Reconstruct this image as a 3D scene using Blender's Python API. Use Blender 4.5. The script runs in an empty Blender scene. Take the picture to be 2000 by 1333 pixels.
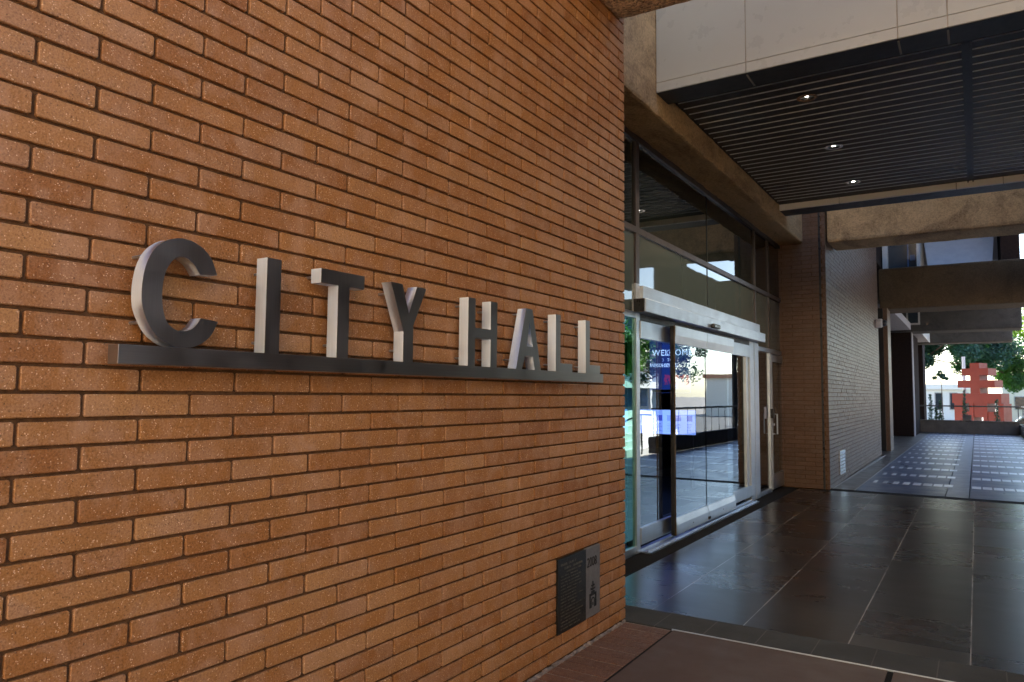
import bpy, bmesh, math, random
from mathutils import Vector, Matrix, Euler
random.seed(7)
rad = math.radians
sc = bpy.context.scene
COL = sc.collection

# ------------------------------------------------------------------ camera
CD, CH = 1.941, 1.4373
cam = bpy.data.cameras.new("camera")
cam.sensor_width = 36.0; cam.sensor_fit = 'HORIZONTAL'
cam.lens = 1423.5 * 36 / 2000
cam.clip_start = 0.05; cam.clip_end = 1500
cam.dof.use_dof = True; cam.dof.focus_distance = 3.2; cam.dof.aperture_fstop = 11
co = bpy.data.objects.new("camera", cam); COL.objects.link(co)
yaw, pitch, roll = .56694, .07189, .00857
Rz = Matrix.Rotation(yaw, 4, 'Z'); Rx = Matrix.Rotation(pitch + math.pi / 2, 4, 'X'); Rr = Matrix.Rotation(roll, 4, 'Z')
co.matrix_world = Matrix.Translation((CD, 0, CH)) @ Rz @ Rx @ Rr
sc.camera = co

# ------------------------------------------------------------------ sky and sun
SUN_EL, SUN_AZ = 48.0, -36.0      # azimuth measured from +Y towards +X (negative: over the building)
world = bpy.data.worlds.new("World"); sc.world = world; world.use_nodes = True
wn = world.node_tree; wn.nodes.clear()
sky = wn.nodes.new('ShaderNodeTexSky'); sky.sky_type = 'NISHITA'; sky.sun_disc = False
sky.sun_elevation = rad(SUN_EL); sky.sun_rotation = rad(SUN_AZ)
bg = wn.nodes.new('ShaderNodeBackground'); bg.inputs['Strength'].default_value = 0.15
wo = wn.nodes.new('ShaderNodeOutputWorld')
wn.links.new(sky.outputs[0], bg.inputs[0]); wn.links.new(bg.outputs[0], wo.inputs[0])
sl = bpy.data.lights.new("sun", 'SUN'); sl.energy = 5.0; sl.angle = rad(0.5); sl.color = (1.0, .91, .77)
so = bpy.data.objects.new("sun", sl); COL.objects.link(so)
sd = Vector((math.sin(rad(SUN_AZ)) * math.cos(rad(SUN_EL)), math.cos(rad(SUN_AZ)) * math.cos(rad(SUN_EL)), math.sin(rad(SUN_EL))))
so.rotation_euler = sd.to_track_quat('Z', 'Y').to_euler(); so.location = (0, 0, 30)

sc.view_settings.view_transform = 'Standard'; sc.view_settings.look = 'None'
sc.view_settings.gamma = 1.0; sc.view_settings.exposure = 2.1
sc.render.engine = 'CYCLES'
cy = sc.cycles
cy.use_denoising = True
try: cy.denoiser = 'OPENIMAGEDENOISE'
except Exception: pass
cy.max_bounces = 10; cy.diffuse_bounces = 6; cy.glossy_bounces = 5; cy.transparent_max_bounces = 12
cy.caustics_reflective = False; cy.caustics_refractive = False
cy.sample_clamp_indirect = 6.0
cy.use_adaptive_sampling = True; cy.adaptive_threshold = 0.02

# ------------------------------------------------------------------ material helpers
class NT:
    def __init__(s, name):
        s.m = bpy.data.materials.new(name); s.m.use_nodes = True
        s.t = s.m.node_tree; s.t.nodes.clear()
        s.out = s.n('ShaderNodeOutputMaterial'); s.b = s.n('ShaderNodeBsdfPrincipled')
        s.l(s.b.outputs[0], s.out.inputs['Surface'])
        s.tc = s.n('ShaderNodeTexCoord')
    def n(s, typ, **k):
        x = s.t.nodes.new(typ)
        for a, v in k.items(): setattr(x, a, v)
        return x
    def l(s, a, b): s.t.links.new(a, b)
    def set(s, **k):
        for a, v in k.items():
            i = s.b.inputs[a.replace('_', ' ')]
            if hasattr(v, 'links') or hasattr(v, 'is_linked'): s.l(v, i)
            else:
                if isinstance(v, tuple) and len(v) == 3: v = v + (1,)
                i.default_value = v
    def co(s, scale=(1, 1, 1), loc=(0, 0, 0)):
        mp = s.n('ShaderNodeMapping'); mp.inputs['Scale'].default_value = scale; mp.inputs['Location'].default_value = loc
        s.l(s.tc.outputs['Object'], mp.inputs['Vector']); return mp.outputs[0]
    def noise(s, scale, detail=4, rough=.6, vec=None, dist=0):
        x = s.n('ShaderNodeTexNoise'); x.inputs['Scale'].default_value = scale; x.inputs['Detail'].default_value = detail
        x.inputs['Roughness'].default_value = rough; x.inputs['Distortion'].default_value = dist
        s.l(vec if vec is not None else s.tc.outputs['Object'], x.inputs['Vector']); return x.outputs['Fac']
    def voro(s, scale, vec=None, feature='F1'):
        x = s.n('ShaderNodeTexVoronoi'); x.feature = feature; x.inputs['Scale'].default_value = scale
        s.l(vec if vec is not None else s.tc.outputs['Object'], x.inputs['Vector']); return x
    def ramp(s, f, stops):
        x = s.n('ShaderNodeValToRGB'); e = x.color_ramp.elements
        while len(e) < len(stops): e.new(.5)
        for i, (p, c) in enumerate(stops):
            e[i].position = p
            if isinstance(c, (int, float)): c = (c, c, c)
            e[i].color = tuple(c) + (1,)
        s.l(f, x.inputs[0]); return x.outputs[0]
    def mix(s, f, a, b, mode='MIX'):
        x = s.n('ShaderNodeMix'); x.data_type = 'RGBA'; x.blend_type = mode
        for i, v in ((0, f), (6, a), (7, b)):
            if hasattr(v, 'is_linked'): s.l(v, x.inputs[i])
            else:
                if isinstance(v, tuple) and len(v) == 3: v = v + (1,)
                x.inputs[i].default_value = v
        return x.outputs[2]
    def math(s, op, a, b=0.0):
        x = s.n('ShaderNodeMath'); x.operation = op
        for i, v in ((0, a), (1, b)):
            if hasattr(v, 'is_linked'): s.l(v, x.inputs[i])
            else: x.inputs[i].default_value = v
        return x.outputs[0]
    def bump(s, h, strength=.3, dist=.01, normal=None):
        x = s.n('ShaderNodeBump'); x.inputs['Strength'].default_value = strength; x.inputs['Distance'].default_value = dist
        s.l(h, x.inputs['Height'])
        if normal is not None: s.l(normal, x.inputs['Normal'])
        s.l(x.outputs[0], s.b.inputs['Normal']); return x.outputs[0]

M = {}
def simple(name, col, rough=.5, metal=0.0, var=.12, vs=6, bump=0.0, bs=60, emit=None, spec=None):
    t = NT(name)
    f = t.noise(vs, 5)
    a = tuple(max(0, c * (1 - var)) for c in col); b = tuple(min(1, c * (1 + var)) for c in col)
    t.set(Base_Color=t.ramp(f, [(.3, a), (.7, b)]), Metallic=metal)
    r = t.ramp(t.noise(vs * 2.3, 4), [(.3, max(0, rough - .06)), (.7, min(1, rough + .06))]); t.set(Roughness=r)
    if spec is not None: t.b.inputs['Specular IOR Level'].default_value = spec
    if bump: t.bump(t.noise(bs, 5), bump, .004)
    if emit: t.set(Emission_Color=emit[0], Emission_Strength=emit[1])
    M[name] = t.m; return t.m

def brick_mat(name, c1, c2, c3, grey, rough=.5, speck=1.0):
    t = NT(name)
    at = t.n('ShaderNodeAttribute'); at.attribute_name = 'tint'; tint = at.outputs['Fac']
    off = t.n('ShaderNodeVectorMath'); off.operation = 'ADD'; cmb = t.n('ShaderNodeCombineXYZ')
    t.l(t.math('MULTIPLY', tint, 37.0), cmb.inputs[0]); t.l(t.math('MULTIPLY', tint, 11.0), cmb.inputs[1])
    t.l(t.tc.outputs['Object'], off.inputs[0]); t.l(cmb.outputs[0], off.inputs[1]); v = off.outputs[0]
    base = t.ramp(tint, [(.0, c1), (.5, c2), (1.0, c3)])
    blot = t.noise(6.5, 5, .6, v, 1.2)
    base = t.mix(t.ramp(blot, [(.46, 0), (.62, .6)]), base, grey)
    base = t.mix(t.math('MULTIPLY', t.ramp(t.noise(3.1, 3), [(.4, 0), (.65, 1)]), .35), base, c1)
    fine = t.noise(170, 4, .75)
    base = t.mix(t.ramp(fine, [(.30, .75), (.5, 0)]), base, (.09, .035, .015))
    base = t.mix(t.ramp(fine, [(.52, 0), (.72, .45)]), base, (.62, .36, .2))
    vo = t.voro(150); lo = t.ramp(vo.outputs['Distance'], [(.18, 1), (.30, 0)])
    pick = t.ramp(t.noise(60, 2), [(.50, 0), (.58, 1)])
    base = t.mix(t.math('MULTIPLY', t.math('MULTIPLY', lo, pick), .8 * speck), base, (.95, .66, .42))
    vd = t.voro(110); dk = t.math('MULTIPLY', t.ramp(vd.outputs['Distance'], [(.12, 1), (.2, 0)]), t.ramp(t.noise(40, 2), [(.52, 0), (.58, 1)]))
    base = t.mix(t.math('MULTIPLY', dk, .8), base, (.05, .022, .012))
    smear = t.math('MULTIPLY', t.ramp(t.noise(2.0, 5, .6, t.co((1, 3.2, 1.1)), .7), [(.50, 0), (.66, .42)]), t.ramp(t.noise(14, 3), [(.35, .3), (.6, 1)]))
    base = t.mix(smear, base, tuple(min(1, x * 1.15 + .03) for x in grey))
    t.set(Base_Color=base, Roughness=t.ramp(t.noise(30, 4), [(.3, rough - .1), (.7, rough + .12)]))
    h = t.math('ADD', t.math('MULTIPLY', fine, .5), t.math('ADD', t.math('MULTIPLY', t.noise(40, 4), .8), t.math('MULTIPLY', dk, -.9)))
    t.bump(h, .8, .0032); t.b.inputs['Specular IOR Level'].default_value = .4
    M[name] = t.m; return t.m

def concrete_mat(name, c1, c2, stain, agg=1.0, stretch=(1, 1, 1), rough=.85, bumpd=.006):
    t = NT(name)
    big = t.noise(1.6, 6, .65, t.co(stretch), .8)
    base = t.ramp(big, [(.3, c1), (.62, c2)])
    st = t.ramp(t.noise(2.2, 7, .7, t.co(tuple(a * .7 for a in stretch), (3, 7, 1)), 1.5), [(.48, 0), (.64, .85)])
    base = t.mix(st, base, stain)
    v = t.voro(62); g = t.ramp(v.outputs['Color'], [(.1, tuple(a * .55 for a in c1)), (.55, c2), (.95, tuple(min(1, a * 1.35) for a in c2))])
    base = t.mix(min(1, .7 * agg), base, g)
    t.set(Base_Color=base, Roughness=rough)
    h = t.math('ADD', t.math('MULTIPLY', v.outputs['Distance'], -.8 * agg), t.math('MULTIPLY', t.noise(25, 6, .7), 1.3))
    t.bump(h, .9, bumpd)
    M[name] = t.m; return t.m

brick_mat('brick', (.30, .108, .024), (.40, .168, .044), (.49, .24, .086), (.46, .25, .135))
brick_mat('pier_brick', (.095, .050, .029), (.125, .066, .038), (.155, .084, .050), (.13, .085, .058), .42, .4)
simple('mortar', (.12, .062, .030), 1.0, var=.3, vs=60, bump=.6, bs=300, spec=.1)
concrete_mat('tan_concrete', (.46, .305, .145), (.64, .45, .24), (.19, .115, .052), .5, (1, .35, 1))
concrete_mat('aggregate', (.56, .42, .28), (.78, .60, .42), (.42, .29, .19), 1.3, bumpd=.016)
concrete_mat('grey_concrete', (.050, .044, .038), (.072, .064, .056), (.036, .03, .026), .4)  # tone lowered to stand in for shade on the far beams
concrete_mat('shaded_tan_concrete', (.095, .064, .034), (.135, .092, .050), (.07, .047, .025), .5)  # tan concrete darkened to stand in for shade on the second beam

def brushed(name, c, rough, metal=1.0, st=(1, 1, 260), an=0):
    t = NT(name)
    f = t.noise(1.0, 3, .6, t.co(st)); big = t.noise(7, 4, .6)
    base = t.mix(t.ramp(f, [(.3, 0), (.7, 1)]), tuple(x * .93 for x in c), tuple(min(1, x * 1.05) for x in c))
    base = t.mix(t.ramp(big, [(.4, .0), (.75, .2)]), base, tuple(x * .8 for x in c))
    t.set(Base_Color=base, Metallic=metal, Roughness=t.ramp(big, [(.3, rough - .05), (.7, rough + .08)]))
    if an > 0:
        tg = t.n('ShaderNodeTangent'); tg.direction_type = 'RADIAL'; tg.axis = 'Z'; t.l(tg.outputs[0], t.b.inputs['Tangent']); t.b.inputs['Anisotropic'].default_value = an
    M[name] = t.m; return t.m
brushed('letter_steel', (.45, .43, .41), .34, st=(300, 300, 4))
brushed('lit_letter_side', (.72, .82, .96), .46, st=(300, 300, 4), an=.7)  # brighter copy of the steel, putting light on the letter sides into colour
brushed('ledge_steel', (.45, .42, .39), .34, st=(300, 3, 300))
brushed('aluminium', (.52, .57, .63), .38, st=(200, 3, 200))
brushed('bright_aluminium', (.60, .65, .71), .42, st=(200, 3, 200))
simple('bronze_frame', (.10, .085, .085), .38, .6)
simple('dark_gasket', (.012, .012, .012), .5)
simple('brass_edge', (.09, .05, .015), .4, .6)
simple('fascia_panel', (.53, .60, .65), .30, 0, var=.03, vs=2, spec=.6)
simple('fascia_white', (.88, .90, .92), .32, 0, var=.03, vs=2)
simple('soffit_dark', (.028, .034, .045), .5, 0, var=.15)
simple('slat_dark', (.022, .019, .017), .5, 0, var=.25)
simple('slat_reveal', (.80, .86, .90), .5, 0)
simple('joint_grey', (.40, .39, .38), .5)
simple('lamp_reflector', (.75, .74, .72), .12, 1.0, var=.02)
simple('lamp_glow', (.9, .9, .85), .5, 0, emit=((1, .93, .82), 22.0))
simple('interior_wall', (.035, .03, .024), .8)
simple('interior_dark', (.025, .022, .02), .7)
simple('display_navy', (.012, .02, .085), .4, emit=((.02, .05, .30), .16))
simple('display_text', (.5, .6, .9), .4, emit=((.45, .62, 1.0), .5))
simple('display_panel', (.5, .6, .9), .4, emit=((.22, .34, .95), .45))
simple('display_thumb', (.02, .04, .25), .4, emit=((.03, .06, .5), .5))
simple('poster_red', (.35, .02, .05), .5, emit=((.4, .03, .08), .25))
simple('poster_yellow', (.45, .36, .05), .5)
simple('plaque_black', (.022, .021, .019), .35, .3, var=.3, vs=30, bump=.3, bs=150)
simple('plaque_text', (.13, .12, .10), .45, .4, var=.3, vs=50)
simple('plaque_grey', (.19, .19, .20), .5, .3, var=.12, vs=30, bump=.15, bs=300)
simple('plaque_ink', (.012, .012, .012), .5)
simple('pale_mortar', (.22, .18, .155), .95, var=.5, vs=25, bump=.8, bs=90)
simple('black_plastic', (.02, .02, .022), .3)
simple('white_plastic', (.72, .72, .70), .35)
simple('paper', (.6, .56, .58), .6)
simple('steel_plate', (.5, .52, .56), .22, .9)
simple('dark_rail', (.05, .055, .065), .35, .6)
simple('parapet_concrete', (.11, .095, .08), .9, var=.25, vs=3, bump=.3, bs=80)
simple('red_paint', (.27, .033, .017), .4, 0, var=.08, vs=2)
simple('white_paint', (.80, .80, .78), .5, 0, var=.04)
simple('sandstone', (.78, .62, .42), .8, 0, var=.05)
simple('bounce_paving', (.52, .36, .22), .85, var=.12, vs=.6)
simple('office_wall', (.22, .27, .33), .6, 0, var=.08)
simple('cream_wall', (.70, .64, .54), .8, 0, var=.05)
simple('terracotta', (.42, .2, .11), .8)
simple('window_dark', (.03, .04, .05), .12)
simple('window_blue', (.05, .10, .20), .1)
simple('stone_step', (.66, .65, .64), .7)
simple('asphalt', (.06, .06, .06), .9)
simple('plaza_paving', (.17, .15, .13), .85, var=.12, vs=.6)
simple('lawn', (.08, .14, .03), .9, var=.3, vs=2)
simple('car_paint', (.25, .38, .45), .2, .3)
simple('tyre', (.02, .02, .02), .8)
simple('upper_panel', (.30, .31, .34), .6, var=.06)
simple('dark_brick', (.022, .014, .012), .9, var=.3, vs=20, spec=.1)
simple('recess_soffit', (.33, .31, .33), .7, var=.1)
simple('bark', (.10, .07, .05), .9, var=.3, bump=.4, bs=30)

def glass_mat(name, tint, ior=1.55, rough=0.0, extra=1.0, gc=(1, 1, 1)):
    t = NT(name)
    tr = t.n('ShaderNodeBsdfTransparent'); tr.inputs[0].default_value = tint + (1,)
    gl = t.n('ShaderNodeBsdfGlossy'); gl.inputs['Roughness'].default_value = rough; gl.inputs['Color'].default_value = gc + (1,)
    fr = t.n('ShaderNodeFresnel'); fr.inputs['IOR'].default_value = ior
    w = t.bmpn = t.n('ShaderNodeBump'); w.inputs['Strength'].default_value = .12; w.inputs['Distance'].default_value = .004
    t.l(t.noise(2.2, 2, .5), w.inputs['Height']); t.l(w.outputs[0], gl.inputs['Normal'])
    mx = t.n('ShaderNodeMixShader')
    t.l(t.math('MINIMUM', t.math('MULTIPLY', fr.outputs[0], extra), 1.0), mx.inputs[0])
    t.l(tr.outputs[0], mx.inputs[1]); t.l(gl.outputs[0], mx.inputs[2]); t.l(mx.outputs[0], t.out.inputs['Surface'])
    M[name] = t.m; return t.m
glass_mat('door_glass', (.70, .80, .80), 1.9, 0, 1.7, (.84, .93, 1.0))
glass_mat('upper_glass', (.30, .38, .30), 1.6, 0, 1.0)
glass_mat('teal_glass', (.25, .62, .55), 1.7, 0, 1.5, (.45, .95, .88))
t = NT('spandrel_glass'); t.set(Base_Color=(.085, .105, .095), Roughness=.02); t.b.inputs['IOR'].default_value = 1.75
t.bump(t.noise(2.0, 2, .5), .10, .004); M['spandrel_glass'] = t.m
t = NT('clerestory_glass'); t.set(Base_Color=(.010, .013, .009), Roughness=.02); t.b.inputs['IOR'].default_value = 1.55; M['clerestory_glass'] = t.m

# ---- floors
def tile_mat():
    t = NT('tile')
    sep = t.n('ShaderNodeSeparateXYZ'); t.l(t.tc.outputs['Object'], sep.inputs[0])
    x, y = sep.outputs[0], sep.outputs[1]
    def line(v, off, per, w):
        a = t.math('SUBTRACT', v, off); b = t.math('DIVIDE', a, per); fr = t.math('FRACT', b)
        d = t.math('MINIMUM', fr, t.math('SUBTRACT', 1.0, fr)); return t.math('LESS_THAN', d, w / per / 2)
    lx = line(x, .06, .6025, .006); ly = line(y, 4.95 - .6 * 20, .598, .005)
    ix = t.math('FLOOR', t.math('DIVIDE', t.math('SUBTRACT', x, .06), .6025)); iy = t.math('FLOOR', t.math('DIVIDE', t.math('SUBTRACT', y, 4.95), .598))
    cb = t.n('ShaderNodeCombineXYZ'); t.l(ix, cb.inputs[0]); t.l(iy, cb.inputs[1])
    wn_ = t.n('ShaderNodeTexWhiteNoise'); wn_.noise_dimensions = '2D'; t.l(cb.outputs[0], wn_.inputs['Vector'])
    cloud = t.noise(1.3, 5, .62, t.co((1.6, .8, 1)), .6); scuff = t.noise(2.5, 7, .62, t.co((.8, 1.6, 1)), .8)
    base = t.ramp(cloud, [(.3, (.026, .008, .005)), (.48, (.012, .008, .007)), (.65, (.012, .010, .009))])
    base = t.mix(t.math('MULTIPLY', wn_.outputs['Value'], .4), base, (.014, .010, .009))
    base = t.mix(t.ramp(scuff, [(.50, 0), (.75, .4)]), base, (.022, .018, .017))
    base = t.mix(ly, base, (.012, .011, .011))
    gap = t.ramp(t.noise(1.7, 3, .6, t.co((.2, 1, 1))), [(.38, .15), (.55, 1)])
    base = t.mix(t.math('MULTIPLY', lx, gap), base, (.36, .34, .33))
    r = t.ramp(scuff, [(.3, .235), (.7, .285)])
    r2 = t.math('ADD', r, t.math('MULTIPLY', wn_.outputs['Value'], .05))
    t.set(Base_Color=base, Roughness=r2); t.b.inputs['IOR'].default_value = 1.5
    h = t.math('SUBTRACT', t.math('MULTIPLY', t.noise(2.5, 2), .1), t.math('MAXIMUM', lx, ly))
    t.bump(h, .10, .002)
    M['tile'] = t.m
tile_mat()
def paver_mat():
    t = NT('terrace_paving')
    b = t.n('ShaderNodeTexBrick'); b.offset = .5; b.inputs['Scale'].default_value = 1.0
    b.inputs['Brick Width'].default_value = .30; b.inputs['Row Height'].default_value = .10; b.inputs['Mortar Size'].default_value = .004
    b.inputs['Color1'].default_value = (.036, .060, .130, 1); b.inputs['Color2'].default_value = (.062, .095, .185, 1); b.inputs['Mortar'].default_value = (.05, .045, .04, 1)  # blue skylight on the terrace put into the paver colours
    t.l(t.tc.outputs['Object'], b.inputs['Vector'])
    base = t.mix(t.ramp(t.noise(1.2, 6, .65, None, .5), [(.35, 0), (.7, .6)]), b.outputs['Color'], (.08, .12, .22))
    t.set(Base_Color=base, Roughness=t.ramp(t.noise(2.5, 5), [(.3, .26), (.7, .42)]))
    t.bump(t.math('ADD', b.outputs['Fac'], t.math('MULTIPLY', t.noise(30, 4), -.6)), .25, -.003)
    M['terrace_paving'] = t.m
paver_mat()
def slab_mat(name, c1, c2, rough, per=(.6, .6), jc=(.05, .045, .04), off=(0, 0), agg=.3):
    t = NT(name)
    sep = t.n('ShaderNodeSeparateXYZ'); t.l(t.tc.outputs['Object'], sep.inputs[0])
    def line(v, o, p, w):
        fr = t.math('FRACT', t.math('DIVIDE', t.math('SUBTRACT', v, o), p)); d = t.math('MINIMUM', fr, t.math('SUBTRACT', 1.0, fr)); return t.math('LESS_THAN', d, w / p / 2)
    base = t.ramp(t.noise(2.4, 6, .65, None, .4), [(.3, c1), (.68, c2)])
    g = t.ramp(t.noise(230, 2), [(.35, tuple(a * .6 for a in c1)), (.65, tuple(a * 1.5 for a in c2))]); base = t.mix(agg, base, g)
    f = None
    if per[0]: f = line(sep.outputs[0], off[0], per[0], .006)
    if per[1]:
        g2 = line(sep.outputs[1], off[1], per[1], .006); f = g2 if f is None else t.math('MAXIMUM', f, g2)
    if f is not None: base = t.mix(f, base, jc)
    t.set(Base_Color=base, Roughness=t.ramp(t.noise(4, 5), [(.3, rough - .08), (.7, rough + .08)]))
    t.bump(t.noise(180, 3), .25, .002)
    M[name] = t.m
slab_mat('threshold_stone', (.015, .016, .015), (.028, .029, .027), .8, (.3045, 0), (.07, .066, .06), (.2, 0), .55)
slab_mat('red_concrete', (.045, .021, .015), (.068, .035, .025), .65, (0, 0), agg=.25)
slab_mat('band_stone', (.13, .16, .22), (.20, .24, .32), .36, (0, 1.5), (.06, .06, .06), (0, 13.8), .3)
slab_mat('border_stone', (.06, .052, .048), (.10, .088, .08), .36, (0, .75), (.06, .055, .05), (0, 13.0), .3)
t = NT('painted_glint'); at = t.n('ShaderNodeAttribute'); at.attribute_name = 'tint'  # sky glints put into the pale colour of the inserts
t.set(Base_Color=t.mix(t.ramp(t.noise(9, 5), [(.35, 0), (.7, .5)]), t.ramp(at.outputs['Fac'], [(0, (.16, .19, .25)), (.75, (.86, .92, 1.0))]), (.45, .50, .60)), Roughness=.3); t.b.inputs['IOR'].default_value = 1.65; M['painted_glint'] = t.m
simple('black_strip', (.010, .009, .009), .95, var=.3, vs=40, bump=.4, bs=300, spec=.15)
brick_mat('floor_brick', (.075, .026, .014), (.10, .038, .020), (.13, .052, .028), (.09, .04, .026), .6, .15)

def leaf_mat(name, a, b, tr=.45):
    t = NT(name)
    at = t.n('ShaderNodeAttribute'); at.attribute_name = 'tint'
    base = t.ramp(at.outputs['Fac'], [(0, a), (1, b)])
    t.set(Base_Color=base, Roughness=.45)
    tl = t.n('ShaderNodeBsdfTranslucent'); t.l(t.mix(1.0, base, (1.5, 1.9, .6), 'MULTIPLY'), tl.inputs[0])
    mx = t.n('ShaderNodeMixShader'); mx.inputs[0].default_value = tr
    t.l(t.b.outputs[0], mx.inputs[1]); t.l(tl.outputs[0], mx.inputs[2]); t.l(mx.outputs[0], t.out.inputs['Surface'])
    M[name] = t.m
leaf_mat('leaf_dark', (.012, .045, .030), (.035, .10, .06), .25)
leaf_mat('leaf_green', (.03, .09, .03), (.08, .17, .05), .4)
leaf_mat('leaf_yellow', (.12, .20, .03), (.26, .32, .06), .5)

# ------------------------------------------------------------------ mesh helpers
def tagp(o, label=None, cat=None, group=None, kind=None):
    if label: o['label'] = label
    if cat: o['category'] = cat
    if group: o['group'] = group
    if kind: o['kind'] = kind
    return o
class MB:
    """collects faces in world coordinates; each face carries a material slot and a tint value"""
    def __init__(s): s.v = []; s.f = []; s.m = []; s.t = []
    def face(s, pts, mi=0, tint=.5):
        i = len(s.v); s.v += [tuple(p) for p in pts]; s.f.append(tuple(range(i, i + len(pts)))); s.m.append(mi); s.t.append(tint); return s
    def idx(s, vs, fs, mi=0, tint=.5):
        i = len(s.v); s.v += [tuple(p) for p in vs]
        for f in fs: s.f.append(tuple(i + k for k in f)); s.m.append(mi); s.t.append(tint)
        return s
    def box(s, x0, x1, y0, y1, z0, z1, mi=0, tint=.5, b=0.0, mat=None):
        bm = bmesh.new(); bmesh.ops.create_cube(bm, size=1)
        for v in bm.verts: v.co = Vector(((x0 + x1) / 2 + v.co.x * (x1 - x0), (y0 + y1) / 2 + v.co.y * (y1 - y0), (z0 + z1) / 2 + v.co.z * (z1 - z0)))
        if b > 0: bmesh.ops.bevel(bm, geom=bm.edges[:], offset=b, segments=2, affect='EDGES', profile=.5)
        s.bm(bm, mi, tint, mat); return s
    def bm(s, bm, mi=0, tint=.5, mat=None):
        bm.verts.index_update(); vs = [(mat @ v.co if mat else v.co.copy()) for v in bm.verts]
        s.idx(vs, [tuple(v.index for v in f.verts) for f in bm.faces], mi, tint); bm.free()
    def prism(s, pts, axis, a, b, mi=0, tint=.5):
        """polygon pts (2D) extruded along axis between a and b. axis 0: pts=(y,z); 1: (x,z); 2: (x,y)"""
        def P(p, w): return ((w, p[0], p[1]) if axis == 0 else (p[0], w, p[1]) if axis == 1 else (p[0], p[1], w))
        n = len(pts)
        ar = sum(pts[i][0] * pts[(i + 1) % n][1] - pts[(i + 1) % n][0] * pts[i][1] for i in range(n))
        if ar < 0: pts = pts[::-1]
        if axis == 1: pts = pts[::-1]
        lo, hi = min(a, b), max(a, b)
        vs = [P(p, lo) for p in pts] + [P(p, hi) for p in pts]
        fs = [tuple(range(n))[::-1], tuple(range(n, 2 * n))] + [(i, (i + 1) % n, n + (i + 1) % n, n + i) for i in range(n)]
        s.idx(vs, fs, mi, tint); return s
    def tube(s, pts, r, seg=10, mi=0, tint=.5, cap=True):
        pts = [Vector(p) for p in pts]; rs = r if isinstance(r, (list, tuple)) else [r] * len(pts)
        vs = []; fs = []; n = len(pts)
        up = Vector((0, 0, 1))
        for i, p in enumerate(pts):
            d = (pts[min(i + 1, n - 1)] - pts[max(i - 1, 0)]).normalized()
            a = up if abs(d.z) < .95 else Vector((1, 0, 0))
            u = d.cross(a).normalized(); w = d.cross(u)
            for k in range(seg):
                th = 2 * math.pi * k / seg; vs.append(p + (u * math.cos(th) + w * math.sin(th)) * rs[i])
        for i in range(n - 1):
            for k in range(seg): fs.append((i * seg + k, i * seg + (k + 1) % seg, (i + 1) * seg + (k + 1) % seg, (i + 1) * seg + k))
        if cap: fs.append(tuple(range(seg))); fs.append(tuple(range((n - 1) * seg, n * seg))[::-1])
        s.idx(vs, fs, mi, tint); return s
    def lathe(s, prof, c, seg=24, mi=0, tint=.5, axis='Z'):
        vs = []; fs = []
        for (r, h) in prof:
            for k in range(seg):
                th = 2 * math.pi * k / seg
                a, b_ = r * math.cos(th), r * math.sin(th)
                vs.append((c[0] + a, c[1] + b_, c[2] + h) if axis == 'Z' else (c[0] + h, c[1] + a, c[2] + b_) if axis == 'X' else (c[0] + a, c[1] + h, c[2] + b_))
        for i in range(len(prof) - 1):
            for k in range(seg): fs.append((i * seg + k, i * seg + (k + 1) % seg, (i + 1) * seg + (k + 1) % seg, (i + 1) * seg + k))
        s.idx(vs, fs, mi, tint); return s
    def build(s, name, mats, parent=None, smooth=False, origin=None, recalc=False):
        o0 = Vector(parent.location) if parent is not None and parent.type == 'EMPTY' else Vector((0, 0, 0))
        if parent is not None and 'o0' in parent: o0 = Vector(parent['o0'])
        me = bpy.data.meshes.new(name)
        me.from_pydata([Vector(v) for v in s.v], [], s.f)
        if isinstance(mats, str): mats = [mats]
        for m in mats: me.materials.append(M[m])
        me.polygons.foreach_set('material_index', s.m)
        if smooth: me.polygons.foreach_set('use_smooth', [True] * len(s.f))
        at = me.attributes.new('tint', 'FLOAT', 'FACE'); at.data.foreach_set('value', s.t)
        me.update()
        if recalc:
            bm = bmesh.new(); bm.from_mesh(me); bmesh.ops.recalc_face_normals(bm, faces=bm.faces); bm.to_mesh(me); bm.free()
        ob = bpy.data.objects.new(name, me); COL.objects.link(ob)
        if parent is not None:
            ob.parent = parent; ob.location = -W0[parent.name] ; W0[ob.name] = Vector((0, 0, 0))
        else: W0[ob.name] = Vector((0, 0, 0))
        return ob
W0 = {}
def empty(name, loc, label, cat, group=None):
    o = bpy.data.objects.new(name, None); COL.objects.link(o); o.location = loc; o.empty_display_size = .2
    W0[o.name] = Vector(loc); tagp(o, label, cat, group); return o
def copy_tree(o, parent=None):
    c = o.copy(); COL.objects.link(c)
    if parent is not None: c.parent = parent
    for ch in list(o.children): copy_tree(ch, c)
    return c
def pieces(name, mats, parent, boxes, b=0.002):
    for q in boxes:
        mm = MB(); mm.box(*q, b=b); mm.build(name, mats, parent)
def text_mesh(name, txt, size, mat, depth, frame, parent, sx=1.0, spacing=1.0):
    """frame: Matrix mapping text x->reading direction, y->up, z->out of surface"""
    cu = bpy.data.curves.new(name, 'FONT'); cu.body = txt; cu.size = size; cu.extrude = depth; cu.space_character = spacing; cu.resolution_u = 3
    tmp = bpy.data.objects.new(name + 'tmp', cu); COL.objects.link(tmp)
    dg = bpy.context.evaluated_depsgraph_get(); me = bpy.data.meshes.new_from_object(tmp.evaluated_get(dg))
    bpy.data.objects.remove(tmp); bpy.data.curves.remove(cu)
    me.transform(frame @ Matrix.Diagonal((sx, 1, 1, 1)))
    me.materials.clear(); me.materials.append(M[mat]); me.name = name
    ob = bpy.data.objects.new(name, me); COL.objects.link(ob)
    if parent is not None: ob.parent = parent; ob.location = -W0[parent.name]
    W0[ob.name] = Vector((0, 0, 0)); return ob
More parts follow.
